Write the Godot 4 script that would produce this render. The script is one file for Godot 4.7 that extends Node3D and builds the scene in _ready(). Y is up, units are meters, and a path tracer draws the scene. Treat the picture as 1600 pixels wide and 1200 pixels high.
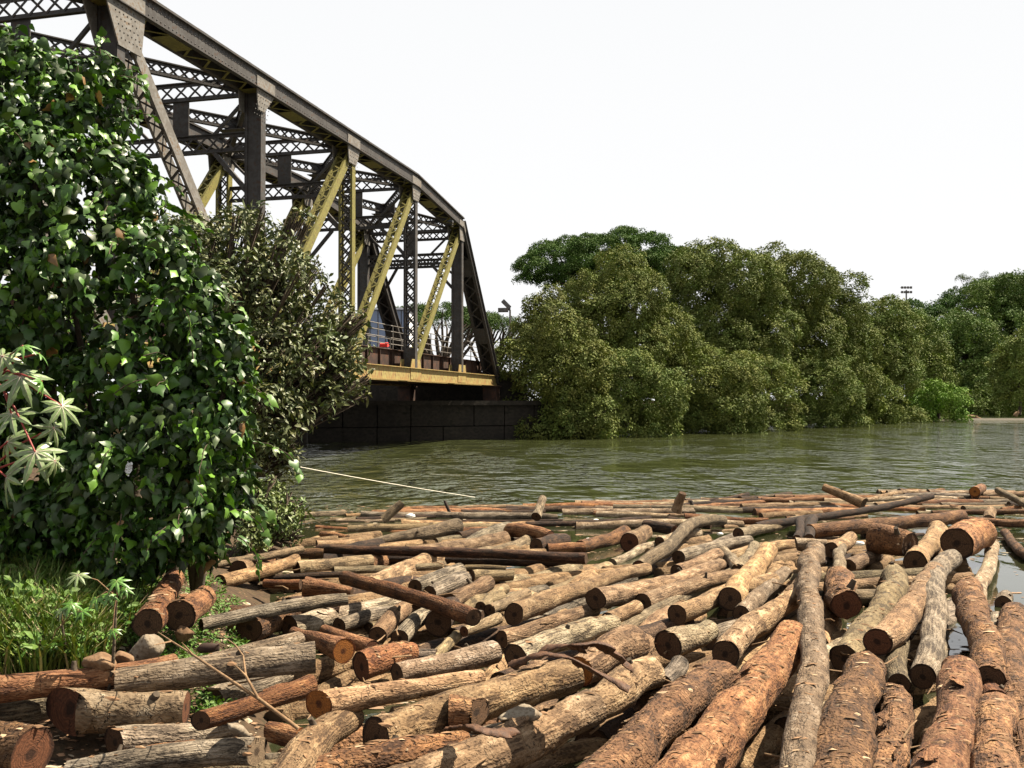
extends Node3D
# A river bank with a raft of timber logs, a riveted truss bridge and mangroves.

const FOCAL := 1500.0            # focal length in pixels of the 1600 x 1200 photograph
const EYE := 1.9                 # metres above the water (y = 0 is the water)
const PITCH := 0.01733
var M := {}
var names := {}
var nz := FastNoiseLite.new()
var bridge_dir := Vector3(0.252, 0, -0.968)

func ray(u: float, v: float) -> Vector3:
	return Basis(Vector3.RIGHT, PITCH) * Vector3((u - 800.0) / FOCAL, (600.0 - v) / FOCAL, -1.0)
func onh(u: float, v: float, h: float) -> Vector3:      # where that sight line meets the level h
	var d := ray(u, v)
	return Vector3(0, EYE, 0) + d * ((h - EYE) / d.y)
func atz(u: float, v: float, z: float) -> Vector3:      # where it reaches the distance z
	var d := ray(u, v)
	return Vector3(0, EYE, 0) + d * (z / -d.z)

func numbered(called: String) -> String:
	var n: int = names.get(called, 0)
	names[called] = n + 1
	return called if n == 0 else "%s_%03d" % [called, n]
func thing(called: String, label: String, category: String, at := Vector3.ZERO, group := "") -> Node3D:
	var o := Node3D.new()
	o.name = numbered(called)
	add_child(o)
	o.position = at
	tag(o, label, category, group)
	return o
func tag(o: Node, label: String, category: String, group := "") -> void:
	o.set_meta("label", label)
	o.set_meta("category", category)
	if group != "":
		o.set_meta("group", group)
func part(called: String, mesh: Mesh, m: Material, parent: Node) -> MeshInstance3D:
	var o := MeshInstance3D.new()
	o.name = called
	o.mesh = mesh
	o.material_override = m
	parent.add_child(o, true)
	return o
func structure(called: String, mesh: Mesh, m: Material) -> MeshInstance3D:
	var o := part(called, mesh, m, self)
	o.set_meta("kind", "structure")
	return o
func st() -> SurfaceTool:
	var s := SurfaceTool.new()
	s.begin(Mesh.PRIMITIVE_TRIANGLES)
	return s
func done(s: SurfaceTool) -> ArrayMesh:
	s.generate_normals()
	return s.commit()

# ---------- shapes ----------
func quad(s: SurfaceTool, a: Vector3, b: Vector3, c: Vector3, d: Vector3) -> void:
	for p in [a, b, c, a, c, d]:
		s.add_vertex(p)
func obox(s: SurfaceTool, c: Vector3, x: Vector3, y: Vector3, z: Vector3) -> void:   # half axes
	s.set_smooth_group(-1)
	quad(s, c - x - y + z, c - x + y + z, c + x + y + z, c + x - y + z)
	quad(s, c + x - y - z, c + x + y - z, c - x + y - z, c - x - y - z)
	quad(s, c + x - y + z, c + x + y + z, c + x + y - z, c + x - y - z)
	quad(s, c - x - y - z, c - x + y - z, c - x + y + z, c - x - y + z)
	quad(s, c - x + y + z, c - x + y - z, c + x + y - z, c + x + y + z)
	quad(s, c - x - y - z, c - x - y + z, c + x - y + z, c + x - y - z)
func box(s: SurfaceTool, c: Vector3, size: Vector3) -> void:
	obox(s, c, Vector3(size.x / 2, 0, 0), Vector3(0, size.y / 2, 0), Vector3(0, 0, size.z / 2))
func beam(s: SurfaceTool, a: Vector3, b: Vector3, across: Vector3, wa: float, wb: float) -> void:   # wa along "across", wb along the third axis
	var d := (b - a)
	var l := d.length()
	d /= l
	var x := (across - d * across.dot(d)).normalized()
	var y := d.cross(x)
	obox(s, (a + b) / 2.0, x * wa / 2.0, y * wb / 2.0, d * l / 2.0)
func tube(s: SurfaceTool, pts: Array, radii: Array, n := 7) -> void:
	s.set_smooth_group(0)
	var rings := []
	for i in pts.size():
		var p: Vector3 = pts[i]
		var a: Vector3 = pts[maxi(i - 1, 0)]
		var b: Vector3 = pts[mini(i + 1, pts.size() - 1)]
		var d := (b - a).normalized()
		var x := d.cross(Vector3(0.31, 0.2, 0.93)).normalized()
		var y := d.cross(x)
		var ring := []
		for k in n:
			var t := TAU * k / n
			ring.append(p + (x * cos(t) + y * sin(t)) * float(radii[i]))
		rings.append(ring)
	for i in rings.size() - 1:
		for k in n:
			var k2 := (k + 1) % n
			quad(s, rings[i][k], rings[i + 1][k], rings[i + 1][k2], rings[i][k2])
	s.set_smooth_group(-1)
	for k in range(1, n - 1):
		for p in [rings[0][0], rings[0][k], rings[0][k + 1]]:
			s.add_vertex(p)
		var e: Array = rings[-1]
		for p in [e[0], e[k + 1], e[k]]:
			s.add_vertex(p)

# ---------- materials ----------
func noise_bytes(w: int, h: int, freq: float, seed_: int, oct := 4, kind := FastNoiseLite.TYPE_SIMPLEX_SMOOTH, to := 512) -> PackedByteArray:
	var f := FastNoiseLite.new()
	f.seed = seed_
	f.noise_type = kind
	f.frequency = freq
	f.fractal_octaves = oct
	var im := f.get_seamless_image(w, h)
	im.convert(Image.FORMAT_L8)
	if w != to or h != to:
		im.resize(to, to, Image.INTERPOLATE_CUBIC)
	return im.get_data()
func tex(im: Image) -> ImageTexture:
	im.generate_mipmaps()
	return ImageTexture.create_from_image(im)
func flat(c: Color, rough := 0.8, spec := 0.4) -> StandardMaterial3D:
	var m := StandardMaterial3D.new()
	m.albedo_color = c
	m.roughness = rough
	m.metallic_specular = spec
	return m
func mottled(a: Color, b: Color, c: Color, metres: float, seed_: int, rough := 0.85, relief := 0.6, streak := 1) -> StandardMaterial3D:
	# three colours of matter in patches, laid on by position
	var n := 256
	var p := noise_bytes(n, n, 0.012, seed_, 5, FastNoiseLite.TYPE_SIMPLEX_SMOOTH, n)
	var q := noise_bytes(n, n / streak, 0.05, seed_ + 1, 3, FastNoiseLite.TYPE_SIMPLEX_SMOOTH, n)
	var o := PackedByteArray()
	o.resize(n * n * 3)
	var h := PackedByteArray()
	h.resize(n * n)
	for i in n * n:
		var x := p[i] / 255.0
		var y := q[i] / 255.0
		var col := a.lerp(b, smoothstep(0.35, 0.7, x * 0.6 + y * 0.4)).lerp(c, smoothstep(0.58, 0.8, y * 0.55 + (1.0 - x) * 0.45))
		o[i * 3] = int(col.r * 255)
		o[i * 3 + 1] = int(col.g * 255)
		o[i * 3 + 2] = int(col.b * 255)
		h[i] = int(255 * (0.4 * x + 0.6 * y))
	var m := StandardMaterial3D.new()
	m.albedo_texture = tex(Image.create_from_data(n, n, false, Image.FORMAT_RGB8, o))
	m.albedo_color = Color(0.82, 0.82, 0.82)
	m.uv1_triplanar = true
	m.uv1_world_triplanar = true
	m.uv1_scale = Vector3.ONE / metres
	m.roughness = rough
	m.metallic_specular = 0.35
	if relief > 0:
		m.heightmap_enabled = true
		m.heightmap_texture = tex(Image.create_from_data(n, n, false, Image.FORMAT_L8, h))
		m.heightmap_scale = relief
	return m
func c8(r: int, g: int, b: int) -> Color:
	return Color(r / 255.0, g / 255.0, b / 255.0)

func bark(dark: Color, base: Color, light: Color, seed_: int, crack: float, grain: float, relief: float, patch: float, rough := 0.9) -> StandardMaterial3D:
	# u runs round the log, v along it; 0.6 m a tile
	var n := 512
	var big := noise_bytes(n, n, 0.008, seed_, 4)
	var fine := noise_bytes(n, n, 0.06, seed_ + 1, 4)
	var along := noise_bytes(n, 64, 0.045, seed_ + 2, 4)
	var ring := noise_bytes(128, n, 0.03, seed_ + 3, 4)
	var flake := noise_bytes(n, 256, 0.016, seed_ + 4, 3)
	var o := PackedByteArray()
	o.resize(n * n * 3)
	var h := PackedByteArray()
	h.resize(n * n)
	for i in n * n:
		var a := big[i] / 255.0
		var f := fine[i] / 255.0
		var g := along[i] / 255.0
		var r := ring[i] / 255.0
		var k := flake[i] / 255.0
		var t := clampf(0.5 + (a - 0.5) * 1.1 + (f - 0.5) * 0.7 + (g - 0.5) * grain, 0, 1)
		var col := dark.lerp(base, smoothstep(0.1, 0.45, t)).lerp(light, smoothstep(0.5, 0.95, t))
		var ht := 0.45 + 0.3 * (f - 0.5) + 0.35 * (g - 0.5) * grain + 0.15 * (a - 0.5)
		# bark left on in flakes with an edge of its own
		var on := smoothstep(0.5, 0.52, k * 0.8 + f * 0.2 + patch - 0.5)
		col = col.lerp(dark.lerp(base, 0.35 + 0.5 * f), on * 0.5)
		ht += on * 0.2
		# cracks across the bark
		var w := absf(r - 0.5)
		var cr := (1.0 - smoothstep(0.0, 0.022, w)) * smoothstep(0.42, 0.6, a) * crack
		col = col.lerp(dark * 0.35, cr)
		ht -= cr * 0.4
		# splits along the grain
		var sp := (1.0 - smoothstep(0.0, 0.018, absf(g - 0.42))) * smoothstep(0.45, 0.65, 1.0 - a) * grain * 0.7
		col = col.lerp(dark * 0.4, clampf(sp, 0, 1))
		ht -= clampf(sp, 0, 1) * 0.35
		o[i * 3] = int(clampf(col.r, 0, 1) * 255)
		o[i * 3 + 1] = int(clampf(col.g, 0, 1) * 255)
		o[i * 3 + 2] = int(clampf(col.b, 0, 1) * 255)
		h[i] = int(clampf(ht, 0, 1) * 255)
	var m := StandardMaterial3D.new()
	m.albedo_texture = tex(Image.create_from_data(n, n, false, Image.FORMAT_RGB8, o))
	m.heightmap_enabled = true
	m.heightmap_texture = tex(Image.create_from_data(n, n, false, Image.FORMAT_L8, h))
	m.heightmap_scale = relief
	m.albedo_color = Color(0.88, 0.88, 0.88)
	m.roughness = rough
	m.metallic_specular = 0.35
	m.vertex_color_use_as_albedo = true
	return m
func end_grain(rim: Color, wood: Color, heart: Color, seed_: int) -> StandardMaterial3D:
	var n := 256
	var f := noise_bytes(n, n, 0.05, seed_, 4, FastNoiseLite.TYPE_SIMPLEX_SMOOTH, n)
	var a := noise_bytes(n, n, 0.01, seed_ + 1, 3, FastNoiseLite.TYPE_SIMPLEX_SMOOTH, n)
	var o := PackedByteArray()
	o.resize(n * n * 3)
	var h := PackedByteArray()
	h.resize(n * n)
	for y in n:
		for x in n:
			var i := y * n + x
			var dx := (x - 131.0) / 128.0
			var dy := (y - 122.0) / 128.0
			var r := sqrt(dx * dx + dy * dy) + (a[i] / 255.0 - 0.5) * 0.12
			var ringy := 0.5 + 0.5 * sin(r * 62.0 + (a[i] / 255.0) * 5.0)
			var col := wood.lerp(rim, smoothstep(0.78, 0.93, r)).lerp(heart, (1.0 - smoothstep(0.12, 0.3, r)) * 0.8)
			col = col * (0.78 + 0.18 * ringy + 0.35 * (f[i] / 255.0 - 0.4))
			var th := atan2(dy, dx)
			var split := (1.0 - smoothstep(0.0, 0.05 + 0.03 * r, absf(sin(th * 1.5 + 0.6 * f[i] / 255.0 + seed_)))) * (1.0 - smoothstep(0.5, 0.85, r))
			col = col.lerp(heart * 0.4, split * 0.7)
			o[i * 3] = int(clampf(col.r, 0, 1) * 255)
			o[i * 3 + 1] = int(clampf(col.g, 0, 1) * 255)
			o[i * 3 + 2] = int(clampf(col.b, 0, 1) * 255)
			h[i] = int(255 * clampf(0.5 + 0.15 * ringy + 0.3 * (f[i] / 255.0 - 0.5) - 0.4 * split, 0, 1))
	var m := StandardMaterial3D.new()
	m.albedo_texture = tex(Image.create_from_data(n, n, false, Image.FORMAT_RGB8, o))
	m.heightmap_enabled = true
	m.heightmap_texture = tex(Image.create_from_data(n, n, false, Image.FORMAT_L8, h))
	m.heightmap_scale = 0.4
	m.albedo_color = Color(0.88, 0.88, 0.88)
	m.roughness = 0.9
	m.metallic_specular = 0.3
	return m
func leafy(rough := 0.45, back := 0.35, spec := 0.5) -> StandardMaterial3D:
	var m := StandardMaterial3D.new()
	m.vertex_color_use_as_albedo = true
	m.albedo_color = Color(0.82, 0.82, 0.82)
	m.roughness = rough
	m.metallic_specular = spec
	m.cull_mode = BaseMaterial3D.CULL_DISABLED
	m.backlight_enabled = true
	m.backlight = Color(back * 1.0, back * 1.1, back * 0.4)
	return m

func make_materials() -> void:
	M.grey_log = bark(c8(82, 72, 60), c8(140, 127, 106), c8(172, 160, 140), 11, 0.6, 0.9, 1.6, 0.38)
	M.tan_log = bark(c8(102, 80, 57), c8(160, 131, 97), c8(190, 164, 128), 23, 0.9, 0.45, 1.6, 0.44)
	M.rough_log = bark(c8(68, 47, 32), c8(130, 95, 65), c8(164, 126, 88), 37, 1.0, 0.3, 3.0, 0.5)
	M.dark_log = bark(c8(30, 22, 17), c8(66, 49, 37), c8(98, 76, 58), 41, 0.7, 0.5, 1.8, 0.45)
	M.olive_log = bark(c8(76, 65, 49), c8(134, 117, 89), c8(164, 148, 118), 53, 0.8, 0.4, 1.5, 0.45)
	M.orange_log = bark(c8(88, 58, 38), c8(147, 105, 71), c8(182, 143, 104), 67, 0.6, 0.6, 2.0, 0.42)
	M.pale_log = bark(c8(84, 70, 54), c8(150, 132, 108), c8(190, 176, 154), 71, 1.0, 0.35, 1.8, 0.5)
	M.grey_log2 = bark(c8(76, 68, 58), c8(132, 121, 104), c8(164, 153, 136), 211, 0.4, 1.0, 2.0, 0.42)
	M.tan_log2 = bark(c8(92, 72, 52), c8(150, 124, 94), c8(186, 162, 130), 223, 0.7, 0.7, 2.0, 0.5)
	M.rough_log2 = bark(c8(64, 46, 32), c8(122, 90, 62), c8(160, 124, 88), 237, 1.0, 0.5, 3.2, 0.46)
	M.olive_log2 = bark(c8(74, 64, 49), c8(130, 116, 91), c8(160, 146, 120), 253, 0.9, 0.6, 2.0, 0.5)
	M.orange_log2 = bark(c8(84, 52, 32), c8(144, 98, 62), c8(182, 140, 98), 267, 0.8, 0.5, 2.2, 0.48)
	M.end_dark = end_grain(c8(44, 31, 22), c8(84, 62, 44), c8(36, 25, 18), 3)
	M.end_orange = end_grain(c8(96, 50, 24), c8(150, 94, 44), c8(70, 38, 20), 5)
	M.end_grey = end_grain(c8(74, 62, 50), c8(116, 98, 78), c8(54, 42, 32), 7)
	M.end_red = end_grain(c8(52, 32, 21), c8(98, 62, 42), c8(44, 27, 18), 9)
	M.steel = mottled(c8(78, 76, 75), c8(62, 58, 56), c8(76, 57, 46), 1.7, 101, 0.6, 0.15)
	M.pale_steel = mottled(c8(128, 125, 121), c8(106, 101, 95), c8(108, 86, 64), 1.3, 105, 0.6, 0.15)
	M.yellow_steel = mottled(c8(132, 126, 66), c8(112, 106, 60), c8(96, 72, 48), 1.1, 111, 0.6, 0.15)
	M.rust_yellow = mottled(c8(160, 148, 92), c8(150, 116, 72), c8(104, 66, 44), 1.3, 117, 0.7, 0.2, 4)
	M.rust = mottled(c8(74, 54, 44), c8(54, 40, 34), c8(98, 58, 38), 1.2, 121, 0.8, 0.3)
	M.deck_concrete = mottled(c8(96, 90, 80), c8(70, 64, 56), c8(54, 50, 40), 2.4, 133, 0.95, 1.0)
	M.concrete = mottled(c8(58, 52, 45), c8(42, 38, 33), c8(34, 33, 26), 2.4, 131, 0.95, 1.0)  # colour darkened to stand in for the shade at the bridge end
	M.soil = mottled(c8(84, 66, 47), c8(58, 45, 32), c8(52, 50, 30), 0.7, 141, 0.95, 2.5)
	M.far_soil = mottled(c8(46, 39, 29), c8(36, 31, 23), c8(40, 42, 24), 3.0, 143, 0.95, 2.0)
	M.far_soil.metallic_specular = 0.05
	M.far_soil.roughness = 1.0
	M.stone = mottled(c8(150, 138, 120), c8(118, 102, 84), c8(84, 68, 52), 0.4, 151, 0.95, 1.0)
	M.brown_stone = mottled(c8(128, 100, 74), c8(96, 72, 52), c8(140, 120, 96), 0.4, 157, 0.95, 1.0)
	M.bark_sheet = mottled(c8(96, 66, 46), c8(66, 45, 33), c8(124, 90, 62), 0.12, 161, 0.7, 0.4)
	M.trunk = mottled(c8(88, 76, 62), c8(66, 56, 46), c8(104, 94, 78), 0.5, 171, 0.9, 1.0)
	M.twig = mottled(c8(150, 122, 92), c8(120, 94, 68), c8(96, 76, 56), 0.2, 173, 0.9, 0.2)
	M.rope = flat(c8(206, 200, 186), 0.9)
	M.white = flat(c8(226, 224, 216), 0.6)
	M.leaf_gloss = leafy(0.45, 0.42, 0.42)
	M.sand = mottled(c8(92, 85, 73), c8(76, 70, 60), c8(64, 58, 48), 2.0, 177, 0.95, 1.0)
	M.leaf_matt = leafy(0.7, 0.34, 0.25)
	M.leaf_shrub = leafy(0.5, 0.34, 0.4)
	M.leaf_thin = leafy(0.6, 0.45, 0.35)
	M.grass = leafy(0.6, 0.5, 0.35)

func ripples(seed_: int, strength: float) -> ImageTexture:
	# swell, ripples and slicks where the ripples die down
	var n := 1024
	var swell := noise_bytes(n, n / 2, 0.012, seed_, 3, FastNoiseLite.TYPE_SIMPLEX_SMOOTH, n)
	var fine := noise_bytes(n, n / 2, 0.035, seed_ + 1, 4, FastNoiseLite.TYPE_SIMPLEX_SMOOTH, n)
	var slick := noise_bytes(n, n / 3, 0.006, seed_ + 2, 2, FastNoiseLite.TYPE_SIMPLEX_SMOOTH, n)
	var h := PackedByteArray()
	h.resize(n * n)
	for i in n * n:
		var k := smoothstep(0.3, 0.62, slick[i] / 255.0)
		h[i] = int(clampf(128.0 + (swell[i] - 128.0) * 0.5 * (0.4 + 0.6 * k) + (fine[i] - 128.0) * 0.45 * (0.12 + 0.88 * k), 0, 255))
	var im := Image.create_from_data(n, n, false, Image.FORMAT_L8, h)
	im.bump_map_to_normal_map(strength)
	return tex(im)

# ---------- logs ----------
func mean_of(a: PackedVector3Array) -> Vector3:
	var m := Vector3.ZERO
	for p in a:
		m += p
	return m / a.size()
func ring_end(ring: PackedVector3Array, mid: Vector3, d: Vector3, flip: bool, rng: RandomNumberGenerator) -> ArrayMesh:
	# the sawn face closing a log: two rings and a middle, a little uneven
	var n := ring.size()
	var v := PackedVector3Array()
	var uv := PackedVector2Array()
	var nn := PackedVector3Array()
	var ix := PackedInt32Array()
	var sgn := -1.0 if flip else 1.0
	var x := (ring[0] - mid).normalized()
	var y := d.cross(x).normalized()
	var spin := rng.randf() * TAU
	var rr := 0.0
	for p in ring:
		rr = maxf(rr, p.distance_to(mid))
	for lay in 3:
		for k in n:
			var q := ring[k]
			if lay > 0:
				q = mid + (ring[k] - mid) * (0.94 if lay == 1 else 0.55) - d * sgn * (0.012 if lay == 1 else 0.016) * rr * 4.0 * rng.randf_range(0.5, 1.0)
			v.append(q)
			var l := Vector2((q - mid).dot(x), (q - mid).dot(y)) / rr * 0.49
			uv.append(l.rotated(spin) + Vector2(0.5, 0.5))
			nn.append(d * sgn)
	v.append(mid - d * sgn * 0.06 * rr)
	uv.append(Vector2(0.5, 0.5))
	nn.append(d * sgn)
	for lay in 2:
		for k in n:
			var k2 := (k + 1) % n
			var a := lay * n
			var b := a + n
			ix.append_array([a + k, b + k, b + k2, a + k, b + k2, a + k2])
	for k in n:
		ix.append_array([2 * n + k, 3 * n, 2 * n + (k + 1) % n])
	if (v[ix[1]] - v[ix[0]]).cross(v[ix[2]] - v[ix[0]]).dot(d * sgn) > 0:      # front faces run clockwise
		for i in range(0, ix.size(), 3):
			var t := ix[i + 1]
			ix[i + 1] = ix[i + 2]
			ix[i + 2] = t
	var arr := []
	arr.resize(Mesh.ARRAY_MAX)
	arr[Mesh.ARRAY_VERTEX] = v
	arr[Mesh.ARRAY_NORMAL] = nn
	arr[Mesh.ARRAY_TEX_UV] = uv
	arr[Mesh.ARRAY_INDEX] = ix
	var me := ArrayMesh.new()
	me.add_surface_from_arrays(Mesh.PRIMITIVE_TRIANGLES, arr)
	return me

func make_log(p0: Vector3, p1: Vector3, r0: float, r1: float, mat: String, end_mat: String, wpx: float, seed_: int, label: String, group: String, opts := {}) -> Node3D:
	var rng := RandomNumberGenerator.new()
	rng.seed = seed_ * 7919 + 13
	var d := p1 - p0
	var l := d.length()
	d /= l
	var side := d.cross(Vector3.UP).normalized()
	if absf(d.y) > 0.95:
		side = Vector3.RIGHT
	var up := side.cross(d).normalized()
	var rough := 0.15 if mat == "rough_log" else 0.10
	rough *= opts.get("rough", 1.0)
	var n := 12 if wpx < 14 else (18 if wpx < 34 else 28)
	var seg := clampi(int(l / (0.05 if wpx > 50 else 0.09)), 6, 48 if wpx > 34 else 20)
	var bend: float = opts.get("bend", rng.randf_range(-0.034, 0.034)) * l
	var bend2: float = rng.randf_range(-0.018, 0.018) * l
	var slant0 := rng.randf_range(-0.22, 0.22)
	var slant1 := rng.randf_range(-0.3, 0.3)
	var st0 := rng.randf() * TAU
	if opts.has("cut"):       # sawn askew, so that the face turns towards the bank
		slant0 = opts.cut
		st0 = 0.0
	if M.has(mat + "2") and rng.randf() < 0.5:
		mat += "2"
	var knots := []
	for i in rng.randi_range(1, 3):
		knots.append([rng.randf_range(0.1, 0.9), rng.randf_range(0, TAU), rng.randf_range(0.05, 0.16)])
	var mid := (p0 + p1) / 2.0
	var base := Vector3(mid.x, mid.y - maxf(r0, r1), mid.z)
	var root := thing("log", label, "log", base, group)
	var v := PackedVector3Array()
	var uv := PackedVector2Array()
	var col := PackedColorArray()
	var nr := maxi(1, roundi(TAU * (r0 + r1) / 2.0 / 0.95))
	var u_off := rng.randf()
	var v_off := rng.randf() * 5.0
	var off := Vector3(rng.randf() * 90, rng.randf() * 90, rng.randf() * 90)
	var t0: float = rng.randf_range(0.48, 0.96)
	var tint := Color(t0 * rng.randf_range(1.0, 1.08), t0 * 0.95, t0 * rng.randf_range(0.8, 0.94))
	if opts.has("tint"):
		tint *= opts.tint
	var first := PackedVector3Array()
	var last := PackedVector3Array()
	for i in seg + 1:
		var s := float(i) / seg
		var c := p0.lerp(p1, s) + up * bend * sin(PI * s) * 0.6 + side * (bend2 * sin(PI * s) + bend * 0.4 * sin(TAU * s)) - base
		var r := lerpf(r0, r1, s)
		c += side * r * 0.4 * nz.get_noise_2d(s * l * 75.0 + off.x * 9.0, 0.0) + up * r * 0.3 * nz.get_noise_2d(s * l * 75.0, off.y * 9.0)
		r *= 1.0 + 0.16 * nz.get_noise_2d(s * l * 120.0 + off.z * 9.0, off.x * 9.0)
		for k in n + 1:
			var kk := k % n
			var t := TAU * kk / n
			var dir := side * cos(t) + up * sin(t)
			var q := dir * 1.1 + d * (s * l / maxf(r, 0.04)) * 0.35 + off
			var rad := r * (1.0 + rough * 1.3 * nz.get_noise_3dv(q * 22.0) + rough * 0.9 * nz.get_noise_3dv(q * 75.0) + rough * 0.35 * nz.get_noise_3dv(q * 210.0))
			for kn in knots:
				var da: float = absf(angle_difference(t, kn[1]))
				var ds: float = (s - kn[0]) * l / r
				rad += r * kn[2] * exp(-(da * da * 5.0 + ds * ds * 3.5))
			var sl := 0.0
			if i == 0:
				sl = slant0 * r * cos(t - st0)
			elif i == seg:
				sl = slant1 * r * cos(t + st0)
			var p := c + dir * rad + d * sl
			v.append(p)
			uv.append(Vector2(float(k) / n * nr + u_off, s * l / 0.95 + v_off))
			var blot := nz.get_noise_3dv(p * 130.0 + off)
			var blot2 := nz.get_noise_3dv(p * 420.0 - off)
			var tv := 1.0 + 0.45 * blot + 0.25 * blot2
			var gr := clampf(0.5 + 1.2 * nz.get_noise_3dv(p * 90.0 - off * 2.0), 0, 1) * 0.35
			var lum := (tint.r + tint.g + tint.b) / 3.0
			col.append(Color(lerpf(tint.r, lum * 0.92, gr) * tv, lerpf(tint.g, lum * 1.0, gr) * tv, lerpf(tint.b, lum * 1.18, gr) * tv))
			if k < n:
				if i == 0:
					first.append(p)
				elif i == seg:
					last.append(p)
	var nn := PackedVector3Array()
	nn.resize(v.size())
	var w := n + 1
	for i in seg + 1:
		for k in n + 1:
			var ka := (k - 1 + n) % n
			var kb := (k + 1) % n
			var e1 := v[i * w + kb] - v[i * w + ka]
			var e2 := v[mini(i + 1, seg) * w + k] - v[maxi(i - 1, 0) * w + k]
			nn[i * w + k] = e1.cross(e2).normalized() * 1.0
	# keep normals pointing out
	var probe := v[0] - (p0 - base)
	if nn[0].dot(probe) < 0:
		for i in nn.size():
			nn[i] = -nn[i]
	var ix := PackedInt32Array()
	for i in seg:
		for k in n:
			var a := i * w + k
			ix.append_array([a, a + w, a + w + 1, a, a + w + 1, a + 1])
	var f0 := (v[w] - v[0]).cross(v[w + 1] - v[0])      # a clockwise face has this pointing inwards
	if f0.dot(nn[0]) > 0:
		for i in range(0, ix.size(), 3):
			var t := ix[i + 1]
			ix[i + 1] = ix[i + 2]
			ix[i + 2] = t
	var arr := []
	arr.resize(Mesh.ARRAY_MAX)
	arr[Mesh.ARRAY_VERTEX] = v
	arr[Mesh.ARRAY_NORMAL] = nn
	arr[Mesh.ARRAY_TEX_UV] = uv
	arr[Mesh.ARRAY_COLOR] = col
	arr[Mesh.ARRAY_INDEX] = ix
	var me := ArrayMesh.new()
	me.add_surface_from_arrays(Mesh.PRIMITIVE_TRIANGLES, arr)
	part("bark", me, M[mat], root)
	part("sawn_end", ring_end(first, mean_of(first), d, true, rng), M[end_mat], root)
	part("sawn_end", ring_end(last, mean_of(last), d, false, rng), M[end_mat], root)
	var stubs: int = opts.get("stubs", 1 if wpx > 24 and rng.randf() < 0.22 else 0)
	for i in stubs:
		var s := rng.randf_range(0.2, 0.8)
		var t := rng.randf_range(0.7, 2.4)
		var dir := (side * cos(t) + up * sin(t) + d * rng.randf_range(-0.6, 0.6)).normalized()
		var r := lerpf(r0, r1, s)
		var c := p0.lerp(p1, s) + up * bend * sin(PI * s) * 0.6 - base
		var k := st()
		var kr := r * rng.randf_range(0.14, 0.24)
		tube(k, [c + dir * r * 0.7, c + dir * r * 1.1, c + dir * (r * 1.12 + kr * rng.randf_range(0.8, 2.6))], [kr * 1.5, kr * 1.05, kr * 0.8], 8)
		part("branch_stub", done(k), M.trunk, root)
	var sheets: int = opts.get("sheets", 0)
	for i in sheets:
		loose_bark(root, p0 - base, d, side, up, l, r0, r1, rng, M[mat])
	if wpx > 40:
		# crumbs and splinters of bark lying along the top of the log
		var xf := []
		var cols := []
		for i in int(l * (70 if mat.begins_with("rough") or mat.begins_with("orange") else 22)):
			var s := rng.randf()
			var t := PI / 2 + rng.randfn(0.0, 0.5)
			var dir := side * cos(t) + up * sin(t)
			var row := int(s * seg) * (n + 1) + int(fposmod(t, TAU) / TAU * n)
			var q := v[row] + dir * 0.002
			var sc := 0.004 + 0.014 * pow(rng.randf(), 2.5)
			var yy := (dir + rdir(rng) * 0.35).normalized()
			var xx := yy.cross(rdir(rng)).normalized()
			xf.append(Transform3D(Basis(xx, yy, xx.cross(yy)).scaled(Vector3(sc * rng.randf_range(1.0, 3.5), sc, sc * rng.randf_range(0.5, 1.2))), q))
			var g := rng.randf_range(0.5, 1.3)
			cols.append(Color(0.17 * g, 0.10 * g, 0.055 * g) if rng.randf() < 0.86 else Color(0.30 * g, 0.21 * g, 0.13 * g))
		stuffed(scatter("bark_crumbs", M_chip, M.chips, xf, cols, root))
	return root

var M_chip: ArrayMesh
func chip_mesh() -> ArrayMesh:
	var s := st()
	s.set_smooth_group(-1)
	var rim := []
	for k in 6:
		var t := TAU * k / 6.0
		rim.append(Vector3(cos(t) * (0.7 + 0.5 * fmod(k * 0.37, 1.0)), 0.12 * sin(k * 2.3), sin(t) * (0.5 + 0.5 * fmod(k * 0.71, 1.0))))
	for k in 6:
		tri(s, Vector3(0, 0.35, 0), rim[k], rim[(k + 1) % 6], Color(1, 1, 1))
		tri(s, Vector3(0, -0.2, 0), rim[(k + 1) % 6], rim[k], Color(1, 1, 1))
	return done(s)

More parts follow.
